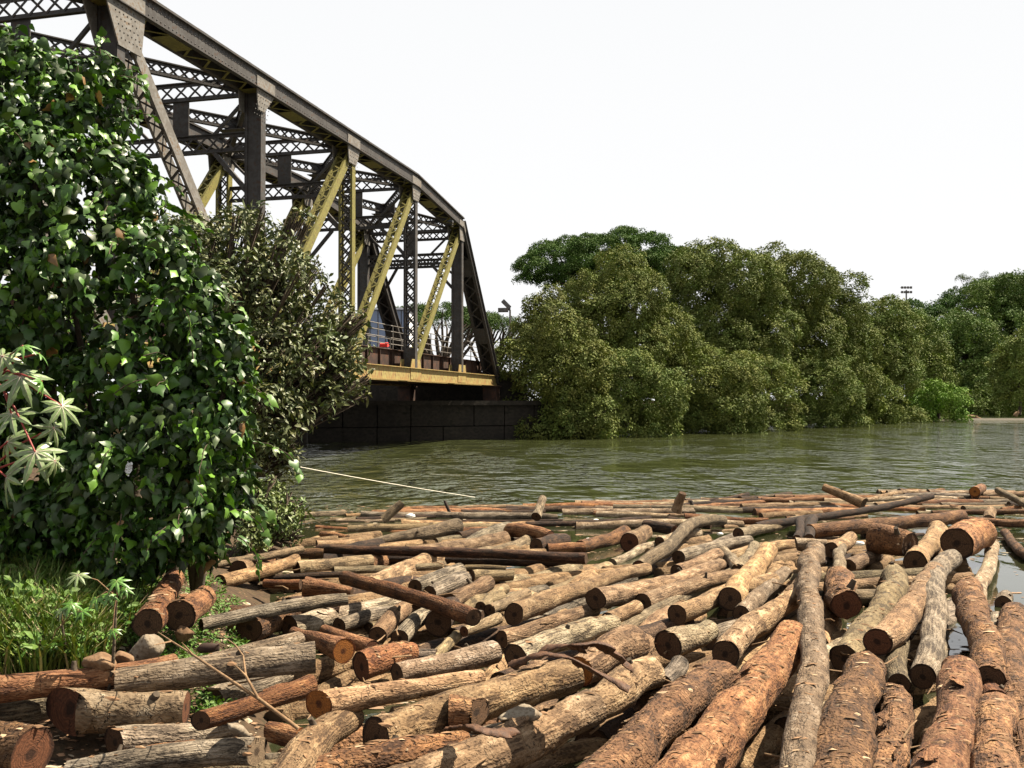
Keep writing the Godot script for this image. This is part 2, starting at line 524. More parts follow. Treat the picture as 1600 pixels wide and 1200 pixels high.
func loose_bark(root: Node3D, a: Vector3, d: Vector3, side: Vector3, up: Vector3, l: float, r0: float, r1: float, rng: RandomNumberGenerator, m: Material) -> void:
	# a ragged scale of bark coming away from the log along one edge
	var s0 := rng.randf_range(0.05, 0.75)
	var s1 := s0 + clampf(rng.randf_range(0.08, 0.26) / l, 0.03, 0.3)
	var t0 := rng.randf_range(0.4, 2.2)
	var t1 := t0 + rng.randf_range(0.25, 0.6)
	var lift := rng.randf_range(0.03, 0.14)
	var s := st()
	s.set_smooth_group(0)
	var nu := 10
	var nv := 5
	var g := []
	var uvs := []
	var sd := rng.randf() * 900.0
	for i in nu + 1:
		var row := []
		var ru := []
		var x := float(i) / nu
		var body := pow(sin(PI * clampf(x, 0.03, 0.97)), 0.55)
		var e0 := 0.5 - body * (0.5 + 0.5 * nz.get_noise_2d(x * 230.0 + sd, 10.0))
		var e1 := 0.5 + body * (0.5 + 0.6 * nz.get_noise_2d(x * 260.0 + sd, 70.0))
		for k in nv + 1:
			var y := lerpf(e0, e1, float(k) / nv)
			var ss := lerpf(s0, s1, x)
			var t := lerpf(t0, t1, y)
			var r := lerpf(r0, r1, ss) * (1.04 + lift * pow(maxf(y, 0.0), 2.0) + 0.03 * nz.get_noise_2d(x * 120.0 + sd, y * 120.0)) + 0.004
			row.append(a + d * ss * l + (side * cos(t) + up * sin(t)) * r)
			ru.append(Vector2(t / TAU * 2.0 + 0.37, ss * l / 0.6 + 0.21))
		g.append(row)
		uvs.append(ru)
	var th := 0.006
	var c := a + d * (s0 + s1) * 0.5 * l
	for i in nu:
		for k in nv:
			var id := [[i, k], [i + 1, k], [i + 1, k + 1], [i, k + 1]]
			for o in [0, 1, 2, 0, 2, 3]:
				s.set_color(Color(0.62, 0.56, 0.52))
				s.set_uv(uvs[id[o][0]][id[o][1]])
				s.add_vertex(g[id[o][0]][id[o][1]])
			for o in [3, 2, 1, 3, 1, 0]:
				var p: Vector3 = g[id[o][0]][id[o][1]]
				s.set_color(Color(0.62, 0.56, 0.52))
				s.set_uv(uvs[id[o][0]][id[o][1]])
				s.add_vertex(p - (p - c).normalized() * th)
	part("loose_bark", done(s), m, root)

func log_px(row: Array, seed_: int) -> Node3D:
	# [u0, v0, width0, u1, v1, width1, level, bark, end, label, options]
	var b0: float
	var b1: float
	if row[6] is Array:
		b0 = row[6][0]
		b1 = row[6][1]
	else:
		b0 = row[6]
		b1 = row[6]
	var res := []
	for e in [[row[0], row[1], row[2], b0], [row[3], row[4], row[5], b1]]:
		var r := 0.1
		var p := Vector3.ZERO
		for it in 5:
			p = onh(e[0], e[1], (0.25 * r if e[3] < -0.5 else e[3] + r))
			r = clampf(float(e[2]) * (0.88 if e[2] > 55 else 1.0) * -p.z / FOCAL / 2.0, 0.02, 0.5)
		res.append([p, r])
	if row[1] >= 1195:      # runs on below the photograph's edge
		var run: Vector3 = res[0][0] - res[1][0]
		res[0][0] += run.normalized() * minf(0.75, run.length() * 0.6)
	var opts: Dictionary = row[10] if row.size() > 10 else {}
	return make_log(res[0][0], res[1][0], res[0][1], res[1][1], row[7] + "_log", "end_" + row[8], maxf(row[2], row[5]), seed_, row[9], opts.get("group", ""), opts)

func all_logs() -> void:
	var pile := "logs heaped at the water's edge"
	var L := [
	# along the outer edge of the raft, afloat
	[476,806,13, 540,803,12, -1,"olive","dark","short olive log afloat beside the small leafy shrub"],
	[597,812,14, 628,785,13, [0.05,0.30],"olive","dark","stubby pale log propped up on floating logs near the white rope"],
	[540,806,8, 590,804,7, -1,"tan","grey","thin tan log afloat behind the stubby propped log"],
	[645,805,9, 690,800,9, -1,"rough","dark","short brown log afloat beside the black stake"],
	[719,799,10, 800,802,9, -1,"rough","dark","reddish brown log afloat between the black stake and a propped grey log"],
	[838,808,15, 848,779,12, [0.05,0.30],"grey","dark","small grey log propped nose up, alone between two long floating logs"],
	[1056,798,16, 1066,770,12, [0.06,0.38],"tan","dark","brown log propped up with a dark sawn end beside a short dark post"],
	[927,803,10, 1046,807,9, -1,"rough","dark","dark capped brown log afloat next to the white foam scrap"],
	[822,819,9, 1015,812,14, 0.0,"dark","dark","long dark log afloat with the white foam scrap lying against it"],
	[1045,812,13, 1112,821,10, 0.0,"dark","dark","dark pointed log lying against the red barked log"],
	[1070,808,13, 1200,813,10, 0.02,"orange","red","red barked log lying flat among the floating logs"],
	[930,784,7, 1078,781,6, -1,"pale","grey","pale thin log at the outer rim of the raft before open water"],
	[1070,783,8, 1168,773,8, 0.0,"dark","dark","dark slim log tilted on the raft's outer rim"],
	[1156,780,9, 1235,772,8, -1,"dark","dark","dark slim log end to end with the tilted rim log"],
	[1090,792,7, 1240,781,9, 0.0,"orange","red","curved red brown log among the pale floating ones"],
	[1158,793,12, 1330,790,9, 0.0,"tan","dark","straight tan log with a dark sawn end afloat"],
	[1190,782,9, 1287,781,13, 0.02,"orange","red","orange brown log with a round red end afloat"],
	[1287,761,13, 1350,786,16, [0.30,0.06],"tan","dark","thick brown log tilted down into the raft with an upright twig stub", {"stubs":1}],
	[1180,822,13, 1456,775,10, [0.08,0.20],"dark","dark","long dark pole lying slantwise over the floating logs"],
	[1268,829,24, 1504,808,19, 0.06,"rough","orange","long thick brown log with a bright orange sawn end, laid crosswise", {"bend":0.0}],
	[1353,782,8, 1432,769,8, 0.0,"tan","grey","slender tan log beside the tilted brown log"],
	[1455,780,7, 1497,780,7, -1,"orange","orange","short orange log afloat past the tip of the long dark pole"],
	[1440,790,7, 1580,788,7, -1,"grey","grey","long grey log afloat behind the pale cut block"],
	[1510,813,14, 1612,819,12, 0.04,"rough","dark","brown log butted against the orange sawn end of the crosswise log"],
	[1519,779,10, 1562,780,9, -1,"orange","orange","yellow orange split log afloat under the orange block"],
	[1522,768,16, 1534,762,14, 0.06,"orange","orange","orange chunk of log sitting on top of floating logs"],
	[1559,766,10, 1606,790,12, [0.22,0.04],"olive","dark","olive log tilted over the floating logs beside the orange chunk"],
	[1546,812,17, 1550,797,15, [0.02,0.14],"tan","grey","pale cut block standing upright among the floating logs"],
	[1570,832,13, 1612,870,16, 0.02,"rough","dark","brown log hanging over the still pool"],
	# middle of the heap
	[575,849,12, 715,824,27, 0.05,"olive","dark","thick tapering olive log just below the black stake"],
	[681,849,14, 718,842,14, 0.0,"olive","dark","short olive stub tucked under the tapering olive log"],
	[716,838,14, 758,831,13, 0.02,"dark","dark","short dark grey log between the tapering olive log and the red cut log"],
	[724,852,18, 796,829,27, 0.0,"grey","dark","curved grey log behind the red cut log", {"bend":0.05}],
	[796,827,23, 862,838,20, 0.06,"orange","red","red brown log whose round sawn end shows beside the curved grey log"],
	[400,863,11, 500,863,12, 0.10,"dark","dark","dark brown log running under the vine leaves"],
	[496,858,14, 916,873,17, 0.16,"dark","dark","very long dark log lying across the heap", {"bend":0.006, "tint":Color(1.25,1.1,1.0)}],
	[590,873,15, 900,880,15, 0.05,"dark","dark","second dark log close under the very long dark log", {"bend":0.0}],
	[495,851,15, 560,848,13, 0.08,"tan","dark","pinkish short log resting on the start of the very long dark log"],
	[516,857,12, 592,857,11, 0.12,"dark","dark","small dark log on top beside the pinkish short log"],
	[503,836,12, 543,842,12, 0.0,"rough","dark","short brown log by the water's edge below the olive floating log"],
	[463,888,27, 578,878,20, 0.10,"olive","dark","thick olive log with a black end under the very long dark log"],
	[522,893,15, 690,884,14, 0.08,"olive","dark","knobbly mossy log parallel to the very long dark log", {"rough":2.2}],
	[400,898,23, 427,866,18, 0.12,"rough","dark","brown log nosing out from under the vines"],
	[372,890,30, 402,866,24, 0.15,"tan","dark","tan log half buried in the vine leaves"],
	[405,904,10, 535,898,9, 0.12,"dark","dark","thin dark log behind the orange log with a black end"],
	[413,911,13, 470,913,16, 0.16,"orange","dark","slim orange brown log nose to tail with a black ended one"],
	[477,915,30, 550,926,14, 0.18,"orange","dark","orange log tapering from a big black end"],
	[538,902,22, 740,966,27, [0.34,0.30],"rough","dark","smooth brown log lying diagonally on top of grey ones", {"bend":0.02, "rough":0.5, "tint":Color(1.15,1.0,0.9)}],
	[716,958,18, 754,962,17, 0.2,"grey","dark","grey log end poking out beyond the diagonal brown log"],
	[452,978,36, 640,934,22, 0.12,"grey","dark","large pale grey log with a black sawn end, beside the square dark block"],
	[530,978,24, 614,955,20, 0.10,"grey","dark","grey log lying between two pale logs with its black end shaded"],
	[590,992,30, 634,951,26, 0.14,"tan","dark","tan log with a black end wedged between grey neighbours"],
	[622,997,28, 667,961,26, 0.14,"grey","dark","grey log with a black end against the great round face"],
	[683,972,42, 706,948,38, 0.14,"dark","dark","big dark round log face under the diagonal brown log"],
	[648,917,24, 716,893,26, 0.12,"grey","dark","light grey log rising behind the diagonal brown log"],
	[672,927,26, 724,904,25, 0.12,"grey","dark","broad grey log crossed by the diagonal brown log"],
	[703,940,26, 762,912,26, 0.14,"tan","dark","rounded tan log just above the diagonal brown log's lower end"],
	[737,902,20, 802,899,16, 0.10,"olive","dark","olive log with a black end in the middle of the heap"],
	[727,888,11, 790,890,11, 0.05,"olive","dark","thin olive log below the very long dark log"],
	[750,947,17, 788,920,16, 0.10,"olive","dark","mossy log standing off from the rounded tan one"],
	[765,953,18, 822,927,17, 0.08,"olive","dark","mossy log alongside the large tan log's butt"],
	[392,982,44, 455,955,34, 0.16,"rough","dark","square dark block of timber at the edge of the bank"],
	[455,951,19, 570,937,16, 0.16,"grey","dark","dim grey log above the large pale grey one"],
	[536,1018,36, 458,988,17, 0.26,"orange","orange","orange log showing a round yellow sawn face"],
	[508,985,18, 582,1014,26, 0.24,"orange","red","short peeled orange log behind the yellow sawn face"],
	[562,1040,44, 645,1020,30, 0.20,"orange","red","peeled orange log with a torn red end"],
	[610,1022,20, 682,1024,21, 0.18,"grey","dark","small grey log behind the peeled orange one"],
	[672,1036,18, 716,992,18, 0.16,"olive","grey","mottled thin log leaning up towards the great round face"],
	[620,1055,32, 772,1018,35, 0.20,"pale","dark","mottled tan log lying between the peeled orange log and the curled bark"],
	[726,987,18, 780,966,18, 0.20,"pale","red","short white barked log with a red end"],
	[800,961,34, 1010,888,18, 0.22,"tan","dark","long thick tan log with a dark hollow looking end"],
	[783,998,26, 930,952,22, 0.12,"tan","dark","bark patched log alongside the long thick tan one", {"sheets":2}],
	[803,1028,44, 960,972,28, 0.24,"grey","dark","smooth grey log with a cut stub and black end", {"stubs":1}],
	[948,970,22, 994,948,22, 0.18,"tan","dark","tan log just past the smooth grey log's tip"],
	[932,936,37, 1124,882,20, 0.20,"tan","dark","gnarled tan log with a spike of torn bark", {"rough":1.8, "stubs":1}],
	[1004,941,30, 1152,897,22, 0.12,"tan","dark","tan log with a black end under the gnarled one"],
	[968,988,24, 1150,893,20, 0.08,"olive","dark","bark patched long log behind the tan logs", {"sheets":2, "rough":1.6}],
	[1058,960,32, 1205,906,24, 0.16,"tan","dark","straight tan log with a black oval end, below the gnarled one"],
	[1142,936,37, 1202,862,28, 0.20,"tan","dark","pale rounded tan log between the straight ones"],
	[1156,958,28, 1228,896,20, 0.14,"pale","dark","banded pale log beside the rounded tan one"],
	[1132,1019,44, 1262,893,27, 0.22,"tan","dark","stout tan log with a broad black end pointing at the brown shaggy log"],
	[958,880,15, 1028,851,13, -1,"grey","grey","wet grey log half sunk in the gap of water"],
	[905,854,20, 978,833,22, 0.0,"rough","dark","red brown log over the gap of water"],
	[855,859,17, 912,856,17, 0.0,"orange","dark","reddish log in line with the one over the gap of water"],
	[838,853,27, 884,845,20, 0.0,"dark","dark","black ended log behind the end of the very long dark log"],
	[981,847,28, 1010,832,26, 0.0,"tan","red","short tan log with a brown face at the gap of water"],
	[1010,822,19, 1055,829,16, 0.06,"dark","red","dark red log on top near the gap of water"],
	[1030,847,19, 1092,833,17, 0.0,"pale","dark","wrinkled log past the gap of water"],
	[1000,886,22, 1128,812,16, 0.08,"olive","red","long crooked log running up to the red barked log", {"bend":0.05}],
	[1095,859,11, 1152,836,10, 0.0,"grey","grey","slim silver log beside the long crooked one"],
	[1062,871,23, 1170,845,15, 0.06,"grey","dark","grey brown log with a gaping black end by the silver one"],
	[1058,893,20, 1122,868,22, 0.14,"tan","dark","short tan log resting across the grey brown one"],
	[1155,834,20, 1245,812,12, 0.04,"olive","dark","olive log with a shaggy black butt"],
	[1156,892,22, 1180,853,18, 0.10,"olive","dark","lichened log standing close to the rounded tan one"],
	[1133,862,17, 1152,890,17, 0.14,"pale","dark","whitish short log fallen between tan ones"],
	# towards the still pool
	[1244,842,15, 1250,812,14, [0.05,0.1],"dark","dark","small black log end at the foot of the crosswise log"],
	[1262,842,16, 1270,812,16, [0.05,0.1],"dark","dark","small black log end touching the butt of the crosswise log"],
	[1244,848,22, 1290,851,17, 0.12,"pale","dark","rounded pale log end below the crosswise log"],
	[1298,860,25, 1330,842,22, 0.12,"tan","dark","tan log with a round black end below the crosswise log"],
	[1312,908,22, 1314,852,18, 0.10,"pale","dark","pale log standing between the mottled long log and the black cavern"],
	[1322,948,47, 1312,905,42, 0.16,"rough","red","thick stub with peeling rim facing outwards", {"sheets":2}],
	[1364,840,46, 1422,850,40, 0.18,"rough","dark","fat brown log with a black face above the dark cavern"],
	[1430,878,34, 1464,824,27, 0.12,"tan","dark","tan log banded with a collar beside the fat brown one"],
	[1495,848,52, 1530,832,48, 0.16,"orange","dark","huge black sawn face with a yellow rim"],
	[1325,884,22, 1368,866,22, 0.06,"tan","dark","flat topped tan log under the fat brown one"],
	[1386,912,30, 1400,893,26, 0.04,"olive","dark","split olive log tucked in the dark cavern"],
	[1318,1030,46, 1400,902,38, 0.12,"olive","dark","broad smooth log with a shaded arched end"],
	[1372,1006,46, 1460,893,32, 0.24,"tan","red","reddish tan log with a big wine dark end", {"rough":0.6}],
	[1440,1058,40, 1490,874,30, 0.16,"grey","dark","long smooth grey log beside the reddish tan one", {"rough":0.7}],
	[1462,1052,28, 1470,985,22, 0.04,"grey","dark","slim grey log down in the gap beside the long smooth one"],
	[1546,1064,54, 1512,922,42, 0.18,"rough","dark","cracked brown log beside the still pool", {"sheets":2}],
	[1530,965,26, 1552,850,20, 0.04,"pale","dark","pale banded log lying along the still pool"],
	[1596,1160,26, 1556,968,24, -1,"grey","dark","grey log awash in the still pool"],
	[1612,1200,58, 1592,962,46, 0.06,"rough","dark","brown log on the far side of the still pool"],
	[1408,1068,36, 1404,1000,28, 0.14,"olive","dark","olive log with an arched dark end beside the long grey one"],
	[1566,945,26, 1571,931,20, -1,"pale","dark","small pale block of wood afloat in the still pool"],
	[1232,1215,66, 1276,858,28, [0.26,0.20],"pale","dark","long mottled log with white stains running down the heap", {"bend":0.018, "rough":1.8, "tint":Color(0.86,0.76,0.66)}],
	# close to the bank
	[1085,1215,100, 1240,1002,62, 0.24,"orange","red","great shaggy rust brown log", {"sheets":4, "rough":2.0}],
	[945,1225,90, 1130,1062,66, 0.12,"rough","red","flat rough log strewn with bark crumbs", {"sheets":4}],
	[1300,1215,102, 1352,1045,74, 0.20,"rough","dark","wide rough brown log with a sandy skin", {"sheets":3}],
	[1368,1215,60, 1402,1082,48, 0.14,"rough","red","narrow rusty log with splintered bark", {"sheets":4, "rough":2.0}],
	[1460,1215,96, 1496,1048,64, 0.20,"orange","dark","broad ochre log with a bare patch of wood", {"sheets":3}],
	[1556,1215,82, 1562,1112,72, 0.16,"rough","red","cracked rusty log beside the still pool's mouth", {"sheets":3}],
	[1552,1098,40, 1536,1070,38, 0.14,"orange","red","orange stub under the cracked brown log"],
	[1033,1070,34, 1062,1038,30, 0.14,"grey","dark","short grey log behind the flat rough one"],
	[985,1148,44, 1072,1082,38, 0.10,"olive","dark","dull grey log with a pale string round it"],
	[1040,1008,46, 1108,984,34, 0.18,"olive","dark","wrinkled rounded stump with a black side"],
	[905,1046,56, 990,1002,54, 0.20,"tan","orange","rounded golden log under the curled bark", {"rough":0.6}],
	[585,1152,82, 892,1052,62, 0.22,"tan","dark","great golden log running from a black arch to the curled bark", {"bend":0.01, "sheets":1}],
	[745,1112,46, 702,1112,46, 0.30,"rough","dark","upright brown stub with a ragged split face", {"cut":-0.9}],
	[690,1210,74, 925,1104,70, 0.18,"tan","dark","stout knotted tan log with bark scales", {"rough":2.0, "sheets":2}],
	[922,1108,64, 1018,1052,54, 0.16,"tan","orange","tan log joined nose to tail with the knotted one", {"stubs":1}],
	[555,1202,54, 725,1162,50, 0.18,"rough","dark","rough bark log under the great golden one's arch", {"sheets":3}],
	[450,1212,70, 548,1122,48, 0.22,"tan","grey","bare tan log split to a plank", {"rough":0.6}],
	[497,1101,44, 752,1060,26, 0.34,"tan","orange","bright tan log with a flat orange brown sawn face", {"cut":0.55, "bend":0.0}],
	[402,1172,44, 105,1208,42, 0.24,"grey","grey","weathered grey log with a ringed grey face", {"cut":-0.8}],
	[178,1157,46, 372,1142,38, 0.20,"grey","dark","furrowed grey log below the stack with a white barked stub", {"cut":0.7, "rough":1.6}],
	[108,1110,80, 292,1104,54, 0.26,"pale","red","thick white barked stub with a large slanted sawn face", {"cut":1.1, "rough":1.2, "stubs":1}],
	[-30,1122,52, 98,1098,46, 0.24,"grey","grey","plain grey log behind the slanted sawn face", {"bend":0.03}],
	[55,1178,92, -40,1160,80, 0.24,"rough","red","big red brown sawn face in the corner of the heap"],
	[-30,1078,40, 275,1040,36, 0.42,"orange","orange","half peeled orange and white log along the grass", {"stubs":1}],
	[180,1068,44, 492,1028,46, 0.38,"grey","grey","long silver grey driftwood log", {"bend":0.02}],
	[312,1126,30, 488,1072,30, 0.34,"orange","dark","thin orange log with peeling curls under the silver driftwood", {"cut":0.5, "sheets":3}],
	[232,975,44, 272,905,32, 0.52,"orange","dark","peeling tan log leaning on the bank below the vines", {"sheets":2}],
	[279,962,50, 318,932,38, 0.50,"orange","dark","short orange log with a black end on the bank", {"sheets":1}],
	[225,1195,60, 300,1182,56, 0.2,"orange","orange","hewn orange chunk lying over the weathered grey log"],
	[420,1142,30, 470,1152,30, 0.24,"orange","orange","splintered orange log end beside the bare tan log"],
	[330,1032,22, 470,998,24, 0.42,"pale","orange","pale log behind the silver driftwood"],
	]
	var i := 0
	for row in L:
		i += 1
		var o := log_px(row, i)
		marks.append([o.position, short_name(row[9])])
	fill_logs(1000)

var marks := []
func short_name(s: String) -> String:
	var cut := s.length()
	for w in [" with ", " beside ", " lying ", " behind ", " under ", " between ", ",", " whose ", " afloat", " running ", " on ", " at ", " in ", " propped", " tapering", " resting", " close ", " just ", " tucked", " against ", " among ", " past ", " nosing", " half ", " poking", " wedged", " rising", " crossed", " showing", " leaning", " alongside", " from ", " over ", " to ", " standing", " end ", " strewn", " sitting", " above ", " below ", " butted", " hanging"]:
		var f := s.find(w)
		if f > 9:
			cut = mini(cut, f)
	return " ".join(s.left(cut).split(" ").slice(0, 7))
func mark_by(p: Vector3) -> String:
	var best := 1e9
	var word := ""
	for m in marks:
		var d: float = Vector2(m[0].x - p.x, m[0].z - p.z).length()
		if d < best:
			best = d
			word = m[1]
	return word

func in_gap(p: Vector3) -> bool:
	# the still pool and the gaps of open water among the logs
	var q := p - Vector3(0, EYE, 0)
	var u := 800.0 + q.x / -q.z * FOCAL
	var v := 626.0 - (p.y - EYE) / -p.z * FOCAL
	if u > 1515 and v > 835 and v < 1300:
		return true
	if u > 870 and u < 1010 and v > 825 and v < 885:
		return true
	return false

func fill_logs(seed_: int) -> void:
	# the lower layer, which shows in the chinks of the heap, and thin logs at the raft's rim
	var rng := RandomNumberGenerator.new()
	rng.seed = 4242
	var kinds := ["grey", "tan", "olive", "dark", "rough", "tan", "olive"]
	var words := {"grey": "grey", "tan": "tan", "olive": "olive", "dark": "dark brown", "rough": "rough brown", "orange": "orange brown", "pale": "pale"}
	var i := seed_
	var z := 3.3
	while z < 11.6:
		var x := shore(z) - 0.45
		while x < minf(0.56 * z + 0.6, 5.6):
			i += 1
			var p := Vector3(x + rng.randf_range(-0.15, 0.15), 0, -z + rng.randf_range(-0.3, 0.3))
			var az := deg_to_rad(rng.randf_range(22, 50) if rng.randf() < 0.8 else rng.randf_range(60, 100))
			var l := rng.randf_range(1.3, 2.6)
			var d := Vector3(sin(az), 0, -cos(az)) * l
			var r := rng.randf_range(0.07, 0.13)
			x += rng.randf_range(0.55, 0.8)
			if bank(p.x, -p.z) > 0.1:
				r = rng.randf_range(0.04, 0.07)
				d *= 0.5
			var h := maxf(bank(p.x, -p.z), 0.0) + rng.randf_range(0.0, 0.10) - 0.02
			p.y = h
			if bank(p.x, -p.z) > 0.34 or in_gap(p) or in_gap(p + d) or in_gap(p + d * 0.5):
				continue
			var k: String = kinds[rng.randi() % kinds.size()]
			make_log(p, p + d + Vector3(0, rng.randf_range(-0.05, 0.06), 0), r, r * rng.randf_range(0.75, 1.0), k + "_log", "end_dark", 20.0, i, "%s log low in the chinks beneath the %s" % [words[k], mark_by(p + d * 0.5)], "lower layer of logs in the heap")
		z += rng.randf_range(0.95, 1.25)
	# what lies deeper still, too hidden to tell apart
	var s := st()
	s.set_smooth_group(0)
	for n in 300:
		var zz := lerpf(3.0, 12.5, pow(rng.randf(), 0.8))
		var xx := rng.randf_range(shore(zz) - 0.3, minf(0.56 * zz + 0.5, 5.4))
		var az2 := deg_to_rad(rng.randf_range(10, 75))
		var l2 := rng.randf_range(0.8, 1.6)
		var dd := Vector3(sin(az2), 0, -cos(az2))
		var a := Vector3(xx, maxf(bank(xx, zz), 0.0) + rng.randf_range(-0.05, 0.03), -zz)
		if in_gap(a) or in_gap(a + dd * l2) or in_gap(a + dd * l2 * 0.5):
			continue
		var rr := rng.randf_range(0.06, 0.11)
		var x2 := dd.cross(Vector3.UP)
		var tv := rng.randf_range(0.45, 0.9)
		var col := Color(tv, tv * 0.95, tv * 0.9)
		for k in 10:
			var t0 := TAU * k / 10.0
			var t1 := TAU * (k + 1) / 10.0
			var o0 := (x2 * cos(t0) + Vector3.UP * sin(t0)) * rr
			var o1 := (x2 * cos(t1) + Vector3.UP * sin(t1)) * rr
			for e in [[o0, 0.0, k], [o1, 0.0, k + 1], [o1, l2, k + 1], [o0, 0.0, k], [o1, l2, k + 1], [o0, l2, k]]:
				s.set_color(col)
				s.set_uv(Vector2(e[2] / 10.0 + n * 0.13, e[1] / 0.95 + n * 0.31))
				s.add_vertex(a + e[0] * (1.0 if e[1] == 0.0 else 0.85) + dd * e[1])
			for e in [o1, o0, Vector3.ZERO]:
				s.set_color(col * 0.5)
				s.set_uv(Vector2(0.5, 0.5))
				s.add_vertex(a + e)
	var under := part("log_underlayer", done(s), M.tan_log, self)
	tag(under, "jumble of half sunk logs under the heap showing in its chinks", "logs")
	stuffed(under)
	# sticks and splinters caught among the logs
	var sk := st()
	for n in 170:
		var p := onh(rng.randf_range(250, 1560), rng.randf_range(880, 1200), rng.randf_range(0.12, 0.3))
		if in_gap(p) or p.x < shore(-p.z) - 0.5:
			continue
		var dd := rdir(rng)
		dd.y *= 0.25
		var l2 := rng.randf_range(0.08, 0.35)
		var q := p + dd * l2
		tube(sk, [p, p.lerp(q, 0.5) + rdir(rng) * 0.015, q], [0.007, 0.006, 0.003], 5)
	var sticks := part("stick_litter", done(sk), M.twig, self)
	tag(sticks, "broken sticks and splinters caught in the chinks of the log heap", "sticks")
	stuffed(sticks)
	# scum of bark and chips afloat between the logs
	var xf := []
	var cols := []
	for n in 4200:
		var p := onh(rng.randf_range(430, 1600), 790.0 + 330.0 * pow(rng.randf(), 1.6), 0.004)
		if nz.get_noise_2d(p.x * 70.0, p.z * 70.0) < -0.12 or p.x < shore(-p.z):
			continue
		var sc := 0.006 + 0.03 * pow(rng.randf(), 2.5)
		var xx := Vector3(1, 0, 0).rotated(Vector3.UP, rng.randf() * TAU)
		xf.append(Transform3D(Basis(xx, Vector3.UP, xx.cross(Vector3.UP)).scaled(Vector3(sc * rng.randf_range(1, 3.5), sc * 0.5, sc)), p))
		var g := rng.randf_range(0.5, 1.4)
		cols.append(Color(0.17 * g, 0.11 * g, 0.07 * g) if rng.randf() < 0.8 else Color(0.34 * g, 0.28 * g, 0.2 * g))
	var scum := scatter("floating_debris", M_chip, M.chips, xf, cols, self)
	tag(scum, "bark chips and scum floating on the water between the logs", "debris")
	stuffed(scum)
	var kinds2 := ["pale", "tan", "grey", "rough", "orange", "olive", "dark"]
	for n in 98:
		i += 1
		var u := rng.randf_range(490, 1640)
		var far := lerpf(803, 768, clampf((u - 480) / 900.0, 0, 1))
		var v := far + absf(rng.randfn(0.0, 1.0)) * (14.0 if n < 60 else 30.0) + 1.0
		if v > 852:
			continue
		var r := rng.randf_range(0.04, 0.085)
		var p := onh(u, v, r * 0.2)
		if in_gap(p):
			continue
		var az := deg_to_rad(rng.randfn(88, 9))
		var l := rng.randf_range(0.8, 2.6)
		var d := Vector3(sin(az), 0, -cos(az)) * l
		var k: String = kinds2[rng.randi() % kinds2.size()]
		make_log(p, p + d, r, r * rng.randf_range(0.7, 1.0), k + "_log", "end_dark", 9.0, i, "thin %s log floating low near the %s" % [words[k], mark_by(p + d * 0.5)], "thin logs floating along the raft rim")

# ---------- bridge (x along it, y up from the water, z out towards the near side) ----------
const PANEL := 6.0
const WIDE := 4.6
const LOW := 2.92            # axis of the bottom chord
const HIGH := 10.55          # axis of the top chord
func top_y(k: int) -> float:
	return HIGH - 0.62 if k == 4 or k == -2 else HIGH
func laced(s: SurfaceTool, a: Vector3, b: Vector3, out: Vector3, apart: float, flat_w: float, cross_: bool, pitch_: float, bar: float) -> void:
	# lacing bars between two flanges "apart" from each other along out, on both faces of the member
	var d := (b - a).normalized()
	var l := (b - a).length()
	var x := (out - d * out.dot(d)).normalized()
	var y := d.cross(x)
	var n := int(l / pitch_)
	for i in n:
		var p := a + d * (l * i / n)
		var q := a + d * (l * (i + 1) / n)
		for f in [-1.0, 1.0]:
			var o: Vector3 = y * f * flat_w / 2.0
			if cross_:
				beam(s, p - x * apart / 2.0 + o, q + x * apart / 2.0 + o, x, bar, 0.012)
				beam(s, p + x * apart / 2.0 + o * 0.99, q - x * apart / 2.0 + o * 0.99, x, bar, 0.012)
			elif i % 2 == 0:
				beam(s, p - x * apart / 2.0 + o, q + x * apart / 2.0 + o, x, bar, 0.012)
			else:
				beam(s, p + x * apart / 2.0 + o, q - x * apart / 2.0 + o, x, bar, 0.012)
func stuffed(o: Node) -> void:
	o.set_meta("kind", "stuff")
func lattice_beam(root: Node3D, called: String, a: Vector3, b: Vector3, deep: float, m: Material) -> void:
	# two angles one over the other with crossing bars between
	var s := st()
	var up := Vector3(0, deep / 2.0, 0)
	var d := (b - a).normalized()
	var side := d.cross(Vector3.UP).normalized()
	beam(s, a + up, b + up, side, 0.14, 0.03)
	beam(s, a - up, b - up, side, 0.14, 0.03)
	beam(s, a + up * 0.82, b + up * 0.82, side, 0.03, 0.12)
	beam(s, a - up * 0.82, b - up * 0.82, side, 0.03, 0.12)
	var o := part(called, done(s), m, root)
	var k := st()
	var l := (b - a).length()
	var n := maxi(2, roundi(l / (deep * 0.85)))
	for i in n:
		var p := a + d * (l * i / n)
		var q := a + d * (l * (i + 1) / n)
		beam(k, p - up * 0.8 + side * 0.02, q + up * 0.8 + side * 0.02, side, 0.012, 0.055)
		beam(k, p + up * 0.8 - side * 0.02, q - up * 0.8 - side * 0.02, side, 0.012, 0.055)
	stuffed(part("lattice_bars", done(k), m, o))

